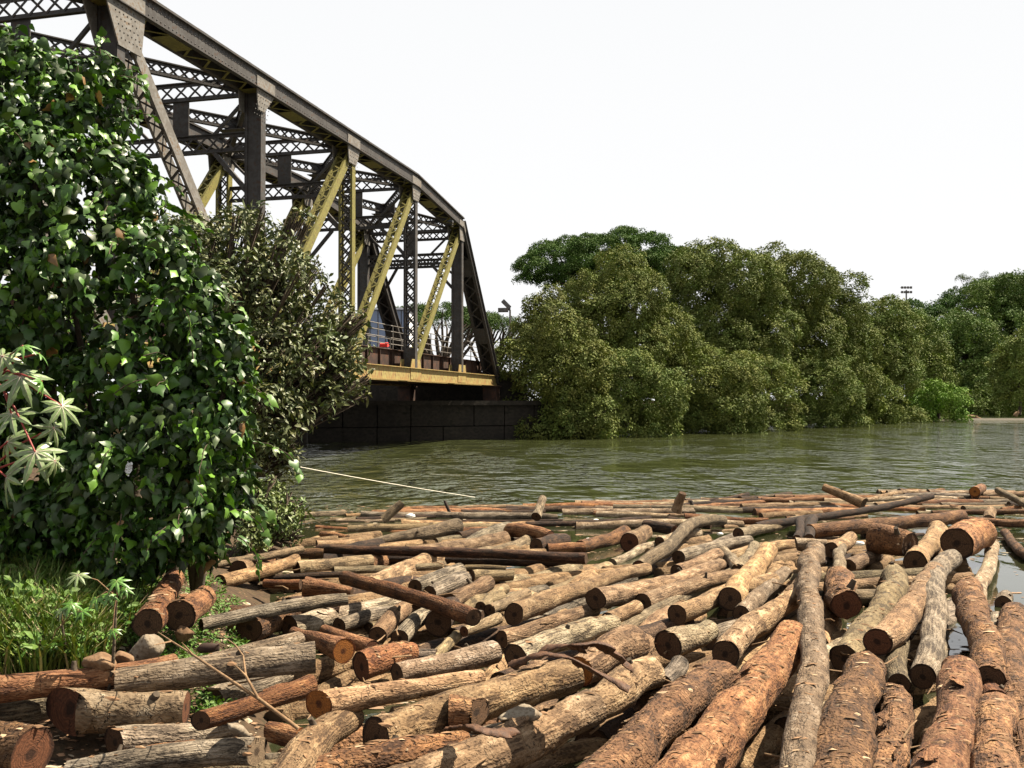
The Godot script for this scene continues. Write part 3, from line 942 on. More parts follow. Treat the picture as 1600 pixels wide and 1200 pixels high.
func truss(root: Node3D, z: float, near: bool) -> void:
	var out := Vector3(0, 0, 1)
	# top chord, one length to each panel, and the sloping end posts
	for k in range(-3, 5):
		var a := Vector3(k * PANEL, LOW if k == -3 else top_y(k), z)
		var b := Vector3((k + 1) * PANEL, LOW if k == 4 else top_y(k + 1), z)
		var d := (b - a).normalized()
		var up := out.cross(d).normalized()
		var s := st()
		beam(s, a + out * 0.25, b + out * 0.25, out, 0.035, 0.5)
		beam(s, a - out * 0.25, b - out * 0.25, out, 0.035, 0.5)
		beam(s, a + up * 0.268, b + up * 0.268, out, 0.66, 0.03)
		beam(s, a - up * 0.24 + out * 0.32, b - up * 0.24 + out * 0.32, out, 0.10, 0.025)
		beam(s, a - up * 0.24 - out * 0.32, b - up * 0.24 - out * 0.32, out, 0.10, 0.025)
		beam(s, a + up * 0.225 + out * 0.31, b + up * 0.225 + out * 0.31, out, 0.08, 0.025)
		# splice plates stand proud of the cover plate
		for t in [0.16, 0.5, 0.84]:
			var c: Vector3 = a.lerp(b, t)
			beam(s, c + up * 0.295 - d * 0.22, c + up * 0.295 + d * 0.22, out, 0.6, 0.024)
		var sloping := k == -3 or k == 4
		var o := part("end_post" if sloping else "top_chord", done(s), M.steel, root)
		var w := st()
		var n := int((b - a).length() / 0.42)
		for i in n:
			var p := a.lerp(b, float(i) / n) - up * 0.25
			var q := a.lerp(b, float(i + 1) / n) - up * 0.25
			beam(w, p + out * (0.22 if i % 2 == 0 else -0.22), q - out * (0.22 if i % 2 == 0 else -0.22), out, 0.06, 0.012)
			if i % 9 == 4:
				beam(w, p - up * 0.012, q - up * 0.012 + d * 0.5, out, 0.46, 0.01)
		stuffed(part("lacing", done(w), M.steel if sloping else M.yellow_steel, o))
	# bottom chord
	for k in range(-3, 5):
		var s := st()
		var a := Vector3(k * PANEL + 0.003, LOW, z)
		var b := Vector3((k + 1) * PANEL - 0.003, LOW, z)
		for f in [-0.2, 0.2]:
			beam(s, a + out * f, b + out * f, out, 0.03, 0.46)
			beam(s, a + out * (f * 1.28) + Vector3(0, 0.245, 0), b + out * (f * 1.28) + Vector3(0, 0.245, 0), out, 0.13, 0.028)
			beam(s, a + out * (f * 1.28) - Vector3(0, 0.245, 0), b + out * (f * 1.28) - Vector3(0, 0.245, 0), out, 0.13, 0.028)
		part("bottom_chord", done(s), M.rust_yellow, root)
	# posts
	for k in range(-2, 5):
		var a := Vector3(k * PANEL, LOW + 0.26, z)
		var b := Vector3(k * PANEL, top_y(k) - 0.26, z)
		var s := st()
		var open: bool = k in [2, 3]
		for f in [-0.235, 0.235]:
			beam(s, a + out * f, b + out * f, out, 0.025, 0.26)
			beam(s, a + out * (f * 0.86) + Vector3(0.12, 0, 0), b + out * (f * 0.86) + Vector3(0.12, 0, 0), out, 0.07, 0.02)
			beam(s, a + out * (f * 0.86) - Vector3(0.12, 0, 0), b + out * (f * 0.86) - Vector3(0.12, 0, 0), out, 0.07, 0.02)
		if not open:
			beam(s, a - Vector3(0.09, 0, 0), b - Vector3(0.09, 0, 0), out, 0.44, 0.02)
			beam(s, a + Vector3(0.09, 0, 0), b + Vector3(0.09, 0, 0), out, 0.44, 0.02)
		var o := part("post", done(s), M.steel if not open else M.yellow_steel if k == 2 else M.steel, root)
		if open:
			var w := st()
			laced(w, a + Vector3(0, 0.8, 0), b - Vector3(0, 0.6, 0), out, 0.40, 0.25, true, 0.42, 0.05)
			beam(w, a, a + Vector3(0, 0.8, 0), out, 0.44, 0.24)
			beam(w, b - Vector3(0, 0.6, 0), b, out, 0.44, 0.24)
			stuffed(part("lacing", done(w), M.steel, o))
	# diagonals fall from the top chord towards mid span
	for k in [-2, -1, 0, 2, 3, 4]:
		var a := Vector3(k * PANEL, top_y(k) - 0.3, z)
		var b := Vector3((k + (1 if k < 1 else -1)) * PANEL, LOW + 0.2, z)
		var s := st()
		var m: Material = M.yellow_steel if k > 1 else M.steel
		for f in [-0.19, 0.19]:
			beam(s, a + out * f, b + out * f, out, 0.02, 0.30)
			beam(s, a + out * (f * 0.8), b + out * (f * 0.8), out, 0.06, 0.302)
		var o := part("diagonal", done(s), M.yellow_steel if k > 1 else M.pale_steel, root)
		var w := st()
		laced(w, a, b, out, 0.32, 0.31, false, 0.24, 0.05)
		stuffed(part("lacing", done(w), m, o))
	# gusset plates
	for k in range(-2, 5):
		var s := st()
		var y := top_y(k)
		var x := k * PANEL
		var lean := 0.55 if k < 1 else -0.55
		for f in [-0.275, 0.275]:
			var c := Vector3(x, y, z + f)
			var prof := [Vector2(-0.55, 0.15), Vector2(0.75, 0.15), Vector2(0.75, -0.3), Vector2(0.3 + lean * 0.6, -1.15), Vector2(-0.3 + lean * 0.3, -1.15), Vector2(-0.55, -0.3)]
			if k > 1:
				prof = [Vector2(-0.75, 0.15), Vector2(0.55, 0.15), Vector2(0.55, -0.3), Vector2(0.3 + lean * 0.3, -1.15), Vector2(-0.3 + lean * 0.6, -1.15), Vector2(-0.75, -0.3)]
			if k != 0:
				for i in prof.size():
					prof[i] = prof[i] * Vector2(0.75, 0.7)
			plate(s, c, prof, 0.016)
		part("gusset_plate", done(s), M.pale_steel, root)
		var s2 := st()
		for f in [-0.225, 0.225]:
			plate(s2, Vector3(x, LOW, z + f), [Vector2(-0.45, 0.6), Vector2(0.45, 0.6), Vector2(0.6, 0.2), Vector2(0.6, -0.2), Vector2(-0.6, -0.2), Vector2(-0.6, 0.2)], 0.014)
		part("gusset_plate", done(s2), M.rust_yellow, root)
func plate(s: SurfaceTool, c: Vector3, prof: Array, half: float) -> void:
	s.set_smooth_group(-1)
	var n := prof.size()
	var f := []
	var b := []
	for p in prof:
		f.append(c + Vector3(p.x, p.y, half))
		b.append(c + Vector3(p.x, p.y, -half))
	for i in range(1, n - 1):
		for p in [f[0], f[i], f[i + 1]]:
			s.add_vertex(p)
		for p in [b[0], b[i + 1], b[i]]:
			s.add_vertex(p)
	for i in n:
		var j := (i + 1) % n
		quad(s, f[j], f[i], b[i], b[j])

func build_bridge() -> void:
	var root := thing("truss_bridge", "long riveted steel truss bridge in rusty grey and yellow paint crossing the river", "bridge", Vector3(-8.53, 0, -20.3))
	root.basis = Basis(bridge_dir, Vector3.UP, bridge_dir.cross(Vector3.UP))
	truss(root, 0.0, true)
	truss(root, -WIDE, false)
	for k in range(-2, 5):
		var y := top_y(k)
		var x := k * PANEL
		lattice_beam(root, "top_strut", Vector3(x, y - 0.05, -0.3), Vector3(x, y - 0.05, -WIDE + 0.3), 0.5, M.steel)
		lattice_beam(root, "sway_strut", Vector3(x, y - 1.55, -0.25), Vector3(x, y - 1.55, -WIDE + 0.25), 0.5, M.steel)
		var s := st()
		beam(s, Vector3(x, y - 0.3, -WIDE / 2), Vector3(x, y - 1.35, -WIDE / 2), Vector3(0, 0, 1), 0.5, 0.03)
		part("web_plate", done(s), M.steel, root)
		for f in [[-0.25, -1.25], [-WIDE + 0.25, -WIDE + 1.25]]:
			var w := st()
			beam(w, Vector3(x, y - 2.9, f[0]), Vector3(x, y - 1.8, f[1]), Vector3(1, 0, 0), 0.12, 0.12)
			beam(w, Vector3(x, y - 1.3, f[1]), Vector3(x, y - 0.35, f[0]), Vector3(1, 0, 0), 0.08, 0.08)
			part("knee_brace", done(w), M.steel, root)
	for k in range(-2, 4):
		var y0 := top_y(k) - 0.1
		var y1 := top_y(k + 1) - 0.1
		lattice_beam(root, "lateral_brace", Vector3(k * PANEL + 0.2, y0, -0.3), Vector3((k + 1) * PANEL - 0.2, y1, -WIDE + 0.3), 0.34, M.steel)
		lattice_beam(root, "lateral_brace", Vector3(k * PANEL + 0.2, y0, -WIDE + 0.3), Vector3((k + 1) * PANEL - 0.2, y1, -0.3), 0.34, M.steel)
		var s := st()
		box(s, Vector3((k + 0.5) * PANEL, (y0 + y1) / 2, -WIDE / 2), Vector3(0.05, 0.5, 0.9))
		box(s, Vector3((k + 0.5) * PANEL, (y0 + y1) / 2 - 0.26, -WIDE / 2), Vector3(0.9, 0.02, 0.9))
		part("web_plate", done(s), M.steel, root)
	# portal at the far end
	var e0 := Vector3(4 * PANEL, top_y(4), 0)
	var e1 := Vector3(5 * PANEL, LOW, 0)
	for t in [0.06, 0.22]:
		var p: Vector3 = e0.lerp(e1, t)
		lattice_beam(root, "portal_strut", p + Vector3(0, 0, -0.28), p + Vector3(0, 0, -WIDE + 0.28), 0.4, M.steel)
	for f in [[-0.28, -1.2], [-WIDE + 0.28, -WIDE + 1.2]]:
		var w := st()
		beam(w, e0.lerp(e1, 0.36) + Vector3(0, 0, f[0]), e0.lerp(e1, 0.23) + Vector3(0, 0, f[1]), Vector3(1, 0, 0), 0.12, 0.1)
		part("knee_brace", done(w), M.steel, root)
	# floor: cross beams, plate girders with stiffeners, deck slab, railings
	for k in range(-3, 6):
		var s := st()
		beam(s, Vector3(k * PANEL + (0.0 if k < 5 else -0.3), LOW + 0.1, -0.3), Vector3(k * PANEL + (0.0 if k < 5 else -0.3), LOW + 0.1, -WIDE + 0.3), Vector3(1, 0, 0), 0.3, 0.7)
		part("cross_beam", done(s), M.rust, root)
	var sl := st()
	box(sl, Vector3(PANEL, LOW + 0.55, -WIDE / 2), Vector3(8 * PANEL + 0.6, 0.16, WIDE - 1.4))
	part("deck", done(sl), M.deck_concrete, root)
	for z in [-0.62, -WIDE + 0.62]:
		for k in range(-3, 5):
			var s := st()
			var x := (k + 0.5) * PANEL
			box(s, Vector3(x, LOW + 0.52, z), Vector3(PANEL - 0.01, 0.86, 0.03))
			box(s, Vector3(x, LOW + 0.965, z), Vector3(PANEL - 0.01, 0.03, 0.26))
			box(s, Vector3(x, LOW + 0.075, z), Vector3(PANEL - 0.01, 0.03, 0.26))
			for i in 5:
				box(s, Vector3(x + (i - 2) * 1.2, LOW + 0.52, z), Vector3(0.03, 0.85, 0.2))
			part("plate_girder", done(s), M.rust, root)
		var zr: float = z - 0.12 if z > -1 else z + 0.12
		for k in range(-3, 5):
			var r := st()
			for i in 4:
				var x := k * PANEL + i * 1.5
				tube(r, [Vector3(x, LOW + 0.98, zr), Vector3(x, LOW + 1.95, zr)], [0.025, 0.025], 6)
			for h in [1.2, 1.45, 1.7, 1.93]:
				tube(r, [Vector3(k * PANEL, LOW + h, zr), Vector3((k + 1) * PANEL, LOW + h, zr)], [0.018, 0.018], 5)
			part("railing", done(r), M.pale_steel, root)
	for z in [-1.6, -3.0]:
		var s := st()
		beam(s, Vector3(-3 * PANEL, LOW + 0.25, z), Vector3(5 * PANEL, LOW + 0.25, z), Vector3(0, 0, 1), 0.2, 0.4)
		part("stringer", done(s), M.rust, root)
	for z in [0.0, -WIDE]:
		var s := st()
		box(s, Vector3(5 * PANEL - 0.35, 2.25, z), Vector3(0.7, 0.7, 0.7))
		box(s, Vector3(5 * PANEL - 0.35, 2.63, z), Vector3(0.9, 0.06, 0.85))
		part("bearing", done(s), M.rust, root)
	# rivets along the near top chord and on the near gusset plates
	var dome := st()
	tube(dome, [Vector3.ZERO, Vector3(0, 0, 0.008), Vector3(0, 0, 0.014)], [0.02, 0.017, 0.006], 6)
	var at := PackedVector3Array()
	for k in range(-1, 4):
		for i in 40:
			var x := k * PANEL + i * 0.15
			for y in [0.17, 0.08, -0.2, -0.11]:
				at.append(Vector3(x, lerpf(top_y(k), top_y(k + 1), i / 40.0) + y, 0.27))
		for i in 6:
			for j in 6:
				at.append(Vector3(k * PANEL - 0.3 + i * 0.13 + (0.05 * j if k < 1 else -0.05 * j), top_y(k) - 0.32 - j * 0.13, 0.292))
	var mm := MultiMesh.new()
	mm.transform_format = MultiMesh.TRANSFORM_3D
	mm.mesh = done(dome)
	mm.instance_count = at.size()
	for i in at.size():
		mm.set_instance_transform(i, Transform3D(Basis(), at[i]))
	var o := MultiMeshInstance3D.new()
	o.name = "rivets"
	o.multimesh = mm
	o.material_override = M.steel
	root.add_child(o, true)
	stuffed(o)

func build_abutment() -> void:
	var root := thing("bridge_abutment", "concrete abutment wall with shade put into its dark colour, carrying the bridge end at the water", "abutment", Vector3(-3.5, -0.5, -46.5))
	var a := Vector3(-9.2, 0, -43.2)
	var b := Vector3(2.6, 0, -49.2)
	var d := (b - a).normalized()
	var inn := Vector3(d.z, 0, -d.x)         # away from the water
	if inn.z > 0:
		inn = -inn
	var n := 8
	for i in n:
		# courses of cast blocks with open joints
		for j in 2:
			var p := a.lerp(b, (i + 0.5) / n)
			var s := st()
			var wl := a.distance_to(b) / n
			var c := p + inn * (0.8 + 0.03 * ((i * 7 + j * 3) % 4)) + Vector3(0, -0.5 + 0.6 + j * 1.12, 0) - root.position
			obox(s, c, d * (wl / 2 - 0.02), Vector3(0, 0.54, 0), d.cross(Vector3.UP) * 0.8)
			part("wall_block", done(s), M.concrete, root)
	var cap := st()
	obox(cap, (a + b) / 2 + inn * 0.72 + Vector3(0, 1.79, 0) - root.position, d * (a.distance_to(b) / 2 + 0.1), Vector3(0, 0.11, 0), d.cross(Vector3.UP) * 0.95)
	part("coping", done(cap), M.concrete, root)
	var core := st()
	obox(core, (a + b) / 2 + inn * 2.6 + Vector3(0, 0.5, 0) - root.position, d * (a.distance_to(b) / 2 - 0.05), Vector3(0, 1.2, 0), d.cross(Vector3.UP) * 1.2)
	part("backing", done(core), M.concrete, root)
	var bw := st()  # dark wall added to close the bright gap below the deck
	var e := Vector3(-8.53, 0, -20.3) + bridge_dir * (5 * PANEL + 0.9)
	var zz := bridge_dir.cross(Vector3.UP)
	obox(bw, e - zz * (WIDE / 2 + 3.0) + Vector3(0, 2.45, 0) - root.position, bridge_dir * 0.3, Vector3(0, 0.95, 0), zz * (WIDE / 2 + 4.5))
	part("added_back_wall", done(bw), M.concrete, root)
	# pier further left in the shade below the deck
	var pier := thing("bridge_pier", "dark stub pier standing in the water in the shade below the deck", "pier", Vector3(-10.6, -0.5, -40.4))
	var s := st()
	obox(s, Vector3(0, 1.1, 0), d * 1.8, Vector3(0, 1.1, 0), d.cross(Vector3.UP) * 0.7)
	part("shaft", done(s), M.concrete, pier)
	var s2 := st()
	obox(s2, Vector3(0, 2.33, 0), d * 2.0, Vector3(0, 0.12, 0), d.cross(Vector3.UP) * 0.85)
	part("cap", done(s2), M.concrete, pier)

# ---------- plants ----------
func rdir(rng: RandomNumberGenerator) -> Vector3:
	var y := rng.randf_range(-1, 1)
	var t := rng.randf() * TAU
	var r := sqrt(1 - y * y)
	return Vector3(r * cos(t), y, r * sin(t))
func facing(n: Vector3, tip: Vector3) -> Basis:      # z along n, -y along tip
	n = n.normalized()
	var y := -(tip - n * tip.dot(n))
	if y.length() < 0.01:
		y = n.cross(Vector3(0.3, 0.5, 0.8))
	y = y.normalized()
	return Basis(y.cross(n), y, n)
func tri(s: SurfaceTool, a: Vector3, b: Vector3, c: Vector3, col: Color) -> void:
	for p in [a, b, c]:
		s.set_color(col)
		s.add_vertex(p)
func simple_leaf(s: SurfaceTool, b: Basis, o: Vector3, l: float, w: float, col: Color, bend: float) -> void:
	# a folded blade of six faces, stalk at o, tip along -y
	var m0 := o
	var m1 := o + b * Vector3(0, -l * 0.5, bend * l * 0.3)
	var m2 := o + b * Vector3(0, -l, -bend * l * 0.3)
	for f in [-1.0, 1.0]:
		var e1: Vector3 = o + b * Vector3(f * w * 0.42, -l * 0.25, bend * l * 0.05 + w * 0.12)
		var e2: Vector3 = o + b * Vector3(f * w * 0.5, -l * 0.6, bend * l * 0.22 + w * 0.12)
		if f > 0:
			tri(s, m0, m1, e1, col)
			tri(s, e1, m1, e2, col)
			tri(s, m1, m2, e2, col)
		else:
			tri(s, m0, e1, m1, col)
			tri(s, e1, e2, m1, col)
			tri(s, m1, e2, m2, col)
func spray(seed_: int, n: int, l: float, w: float, a: Color, b: Color, flatness := 1.0) -> ArrayMesh:
	# a twig end with its leaves, about one unit across
	var rng := RandomNumberGenerator.new()
	rng.seed = seed_
	var s := st()
	s.set_smooth_group(-1)
	for i in n:
		var d := rdir(rng)
		d.y = absf(d.y) * 0.9 - 0.2
		d.y *= flatness
		var o := d * rng.randf_range(0.15, 0.5)
		var tip := (d + rdir(rng) * 0.7 + Vector3(0, -0.25, 0)).normalized()
		var nrm := (Vector3.UP * 0.8 + rdir(rng) * 0.9 + d * 0.5)
		simple_leaf(s, facing(nrm, tip), o, l * rng.randf_range(0.7, 1.25), w * rng.randf_range(0.75, 1.2), a.lerp(b, rng.randf()), rng.randf_range(-0.2, 0.5))
	return done(s)
func heart_leaf(seed_: int) -> ArrayMesh:
	var rng := RandomNumberGenerator.new()
	rng.seed = seed_
	var s := st()
	s.set_smooth_group(0)
	var droop := rng.randf_range(0.15, 0.5)
	var fold := rng.randf_range(0.15, 0.5)
	var rim := [Vector2(0, 0), Vector2(0.2, 0.14), Vector2(0.42, 0.08), Vector2(0.5, -0.12), Vector2(0.46, -0.34), Vector2(0.32, -0.58), Vector2(0.15, -0.82), Vector2(0, -1.08)]
	var spine := [0.0, -0.3, -0.6, -1.08]
	var z := func(p: Vector2) -> float:
		return -fold * absf(p.x) * 1.2 - droop * p.y * p.y + 0.07 * sin(p.y * 7.0 + p.x * 6.0 + seed_)
	var col := Color(1, 1, 1)
	for f in [-1.0, 1.0]:
		var v := []
		for p in rim:
			v.append(Vector3(p.x * f, p.y, z.call(p)))
		var m := []
		for y in spine:
			m.append(Vector3(0, y, z.call(Vector2(0, y))))
		var t := [[m[0], v[1], v[2]], [m[0], v[2], v[3]], [m[0], v[3], m[1]], [m[1], v[3], v[4]], [m[1], v[4], m[2]], [m[2], v[4], v[5]], [m[2], v[5], v[6]], [m[2], v[6], m[3]]]
		for q in t:
			if f > 0:
				tri(s, q[0], q[1], q[2], col)
			else:
				tri(s, q[0], q[2], q[1], col)
	return done(s)
func palmate_leaf(seed_: int, lobes: int, blade: Color, vein: Color) -> ArrayMesh:
	# star shaped leaf of pointed lobes with pale raised veins
	var rng := RandomNumberGenerator.new()
	rng.seed = seed_
	var s := st()
	s.set_smooth_group(-1)
	var cup := rng.randf_range(0.5, 1.0)
	for i in lobes:
		var t := lerpf(-2.45, 2.45, float(i) / (lobes - 1))
		var l := lerpf(0.62, 1.0, cos(t * 0.55)) * rng.randf_range(0.9, 1.08)
		var d := Vector2(sin(t), -cos(t))
		var n := Vector2(-d.y, d.x)
		var half := PI * 2.45 / (lobes - 1) / PI * 1.0
		var h := func(r: float, off: float) -> float:
			return -cup * r * r * 0.55 - absf(off) * 0.35
		var at := func(r: float, off: float) -> Vector3:
			var p := d * r * l + n * off
			return Vector3(p.x, p.y, h.call(r, off))
		var steps := [[0.0, 0.0], [0.3, 0.3 * half * 1.02], [0.46, 0.10], [0.58, 0.118], [0.64, 0.095], [0.76, 0.08], [0.82, 0.052], [1.0, 0.0]]
		for f in [-1.0, 1.0]:
			for j in steps.size() - 1:
				var a: Array = steps[j]
				var b: Array = steps[j + 1]
				var p0: Vector3 = at.call(a[0], 0.0)
				var p1: Vector3 = at.call(b[0], 0.0)
				var q0: Vector3 = at.call(a[0], a[1] * f)
				var q1: Vector3 = at.call(b[0], b[1] * f)
				var col := blade * rng.randf_range(0.85, 1.15)
				if f > 0:
					tri(s, p0, p1, q0, col)
					tri(s, q0, p1, q1, col)
				else:
					tri(s, p0, q0, p1, col)
					tri(s, q0, q1, p1, col)
		# vein
		var w := 0.013
		var z := Vector3(0, 0, 0.006)
		for j in 4:
			var r0 := j * 0.24
			var r1 := (j + 1) * 0.24
			var a0: Vector3 = at.call(r0, -w * (1 - r0)) + z
			var a1: Vector3 = at.call(r0, w * (1 - r0)) + z
			var b0: Vector3 = at.call(r1, -w * (1 - r1)) + z
			var b1: Vector3 = at.call(r1, w * (1 - r1)) + z
			tri(s, a0, b0, a1, vein)
			tri(s, a1, b0, b1, vein)
	return done(s)

func scatter(called: String, mesh: Mesh, m: Material, xf: Array, cols: Array, parent: Node) -> MultiMeshInstance3D:
	var mm := MultiMesh.new()
	mm.transform_format = MultiMesh.TRANSFORM_3D
	mm.use_colors = true
	mm.mesh = mesh
	mm.instance_count = xf.size()
	for i in xf.size():
		mm.set_instance_transform(i, xf[i])
		mm.set_instance_color(i, cols[i])
	var o := MultiMeshInstance3D.new()
	o.name = called
	o.multimesh = mm
	o.material_override = m
	parent.add_child(o, true)
	return o

func crown(root: Node3D, lumps: Array, per: float, size: float, mesh: Mesh, m: Material, tint: Color, rng: RandomNumberGenerator, flat_ := false) -> MultiMeshInstance3D:
	# lumps: [centre, radius] in the tree's own axes; sprays cover their outsides
	var xf := []
	var cols := []
	for i in lumps.size():
		var c: Vector3 = lumps[i][0]
		var r: float = lumps[i][1]
		var n := int(per * 4.0 * PI * r * r * (0.55 if flat_ else 1.0))
		var shade := rng.randf_range(0.88, 1.12)
		for k in n:
			var d := rdir(rng)
			if flat_:
				d.y = absf(d.y) * 0.9 - 0.15
			var p := c + d * r * rng.randf_range(0.72, 1.06) * Vector3(1, 0.62 if flat_ else 0.92, 1)
			var hid := false
			for j in lumps.size():
				if j != i and p.distance_squared_to(lumps[j][0]) < pow(lumps[j][1] * 0.7, 2):
					hid = true
					break
			if hid:
				continue
			var up := (d * 0.8 + Vector3.UP * 0.6 + rdir(rng) * 0.4).normalized()
			var x := up.cross(rdir(rng)).normalized()
			var sc := size * rng.randf_range(0.7, 1.3)
			xf.append(Transform3D(Basis(x, up, x.cross(up)).scaled(Vector3.ONE * sc), p))
			var t := shade * rng.randf_range(0.86, 1.14)
			cols.append(Color(tint.r * t * rng.randf_range(0.9, 1.15), tint.g * t, tint.b * t * rng.randf_range(0.8, 1.1)))
	var o := scatter("crown", mesh, m, xf, cols, root)
	stuffed(o)
	return o
func lumpy(rng: RandomNumberGenerator, c: Vector3, r: Vector3, n: int, lr: float, low := -0.75) -> Array:
	var out := []
	for i in n:
		var d := rdir(rng)
		d.y = lerpf(low, 1.0, rng.randf())
		var f := sqrt(maxf(0.0, 1.0 - d.y * d.y))
		var t := rng.randf() * TAU
		d = Vector3(cos(t) * f, d.y, sin(t) * f)
		out.append([c + d * r * rng.randf_range(0.5, 0.95), lr * rng.randf_range(0.55, 1.35)])
	out.append([c, minf(r.x, r.y) * 0.55])
	return out
func trunk_and_limbs(root: Node3D, lumps: Array, c: Vector3, rad: float, rng: RandomNumberGenerator, limbs := 7, fork := 0.45) -> void:
	var s := st()
	var f := Vector3(c.x * 0.6, c.y * fork, c.z * 0.6)
	tube(s, [Vector3.ZERO, f * 0.5 + Vector3(rng.randf_range(-1, 1), 0, rng.randf_range(-1, 1)) * rad, f], [rad * 1.3, rad, rad * 0.85], 9)
	var o := part("trunk", done(s), M.trunk, root)
	for i in mini(limbs, lumps.size()):
		var e: Vector3 = lumps[i * lumps.size() / limbs][0]
		var k := st()
		var mid := f.lerp(e, 0.5) + Vector3(0, rad * 2.0, 0) + rdir(rng) * rad * 2.0
		tube(k, [f, f.lerp(mid, 0.5) + rdir(rng) * rad, mid, mid.lerp(e, 0.6) + rdir(rng) * rad, e], [rad * 0.6, rad * 0.5, rad * 0.38, rad * 0.25, rad * 0.1], 6)
		part("limb", done(k), M.trunk, o)

func mangrove(label: String, u: float, v: float, pw: float, ph: float, z: float, n: int, tint: Color, mesh: Mesh, seed_: int) -> void:
	var rng := RandomNumberGenerator.new()
	rng.seed = seed_
	var c := atz(u, v, z)
	var r := Vector3(pw * z / FOCAL, ph * z / FOCAL, pw * z / FOCAL * 0.85)
	var base := Vector3(c.x, maxf(0.1, minf(1.0, c.y - r.y)), c.z)
	var root := thing("mangrove_tree", label, "tree", base, "mangroves on the far bank")
	var lumps := lumpy(rng, c - base, r, int(n * 2.1), r.x * 0.31)
	trunk_and_limbs(root, lumps, c - base, 0.16, rng)
	if c.y - r.y < 2.0 and z < 100:       # boughs that hang to the water
		for k in 9:
			var t := rng.randf_range(-0.4, PI + 0.4)
			lumps.append([Vector3(cos(t) * r.x * 0.85, rng.randf_range(0.1, 0.7) - base.y, sin(t) * r.z * 0.9), r.x * rng.randf_range(0.14, 0.26)])
	crown(root, lumps, 4.2 * 3600.0 / z / z if z > 60 else 4.2, 0.62 * maxf(1.0, z / 60.0), mesh, M.leaf_matt, tint, rng)

func umbrella(called: String, label: String, u: float, v: float, pw: float, ph: float, z: float, n: int, tint: Color, mesh: Mesh, size: float, per: float, seed_: int, rad := 0.5, low := 0.2) -> void:
	var rng := RandomNumberGenerator.new()
	rng.seed = seed_
	var c := atz(u, v, z)
	var base := Vector3(c.x, 1.6, c.z)
	var root := thing(called, label, "tree", base, "")
	var r := Vector3(pw * z / FOCAL, ph * z / FOCAL, pw * z / FOCAL * 0.8)
	var lumps := []
	for i in n:
		var t := rng.randf() * TAU
		var q := sqrt(rng.randf())
		var y := sqrt(maxf(0.0, 1 - q * q)) * rng.randf_range(low, 0.95)
		lumps.append([c - base + Vector3(cos(t) * q, y, sin(t) * q) * r, r.x * rng.randf_range(0.12, 0.22)])
	trunk_and_limbs(root, lumps, c - base, rad, rng, 26, 0.3)
	crown(root, lumps, per, size, mesh, M.leaf_matt, tint, rng, true)

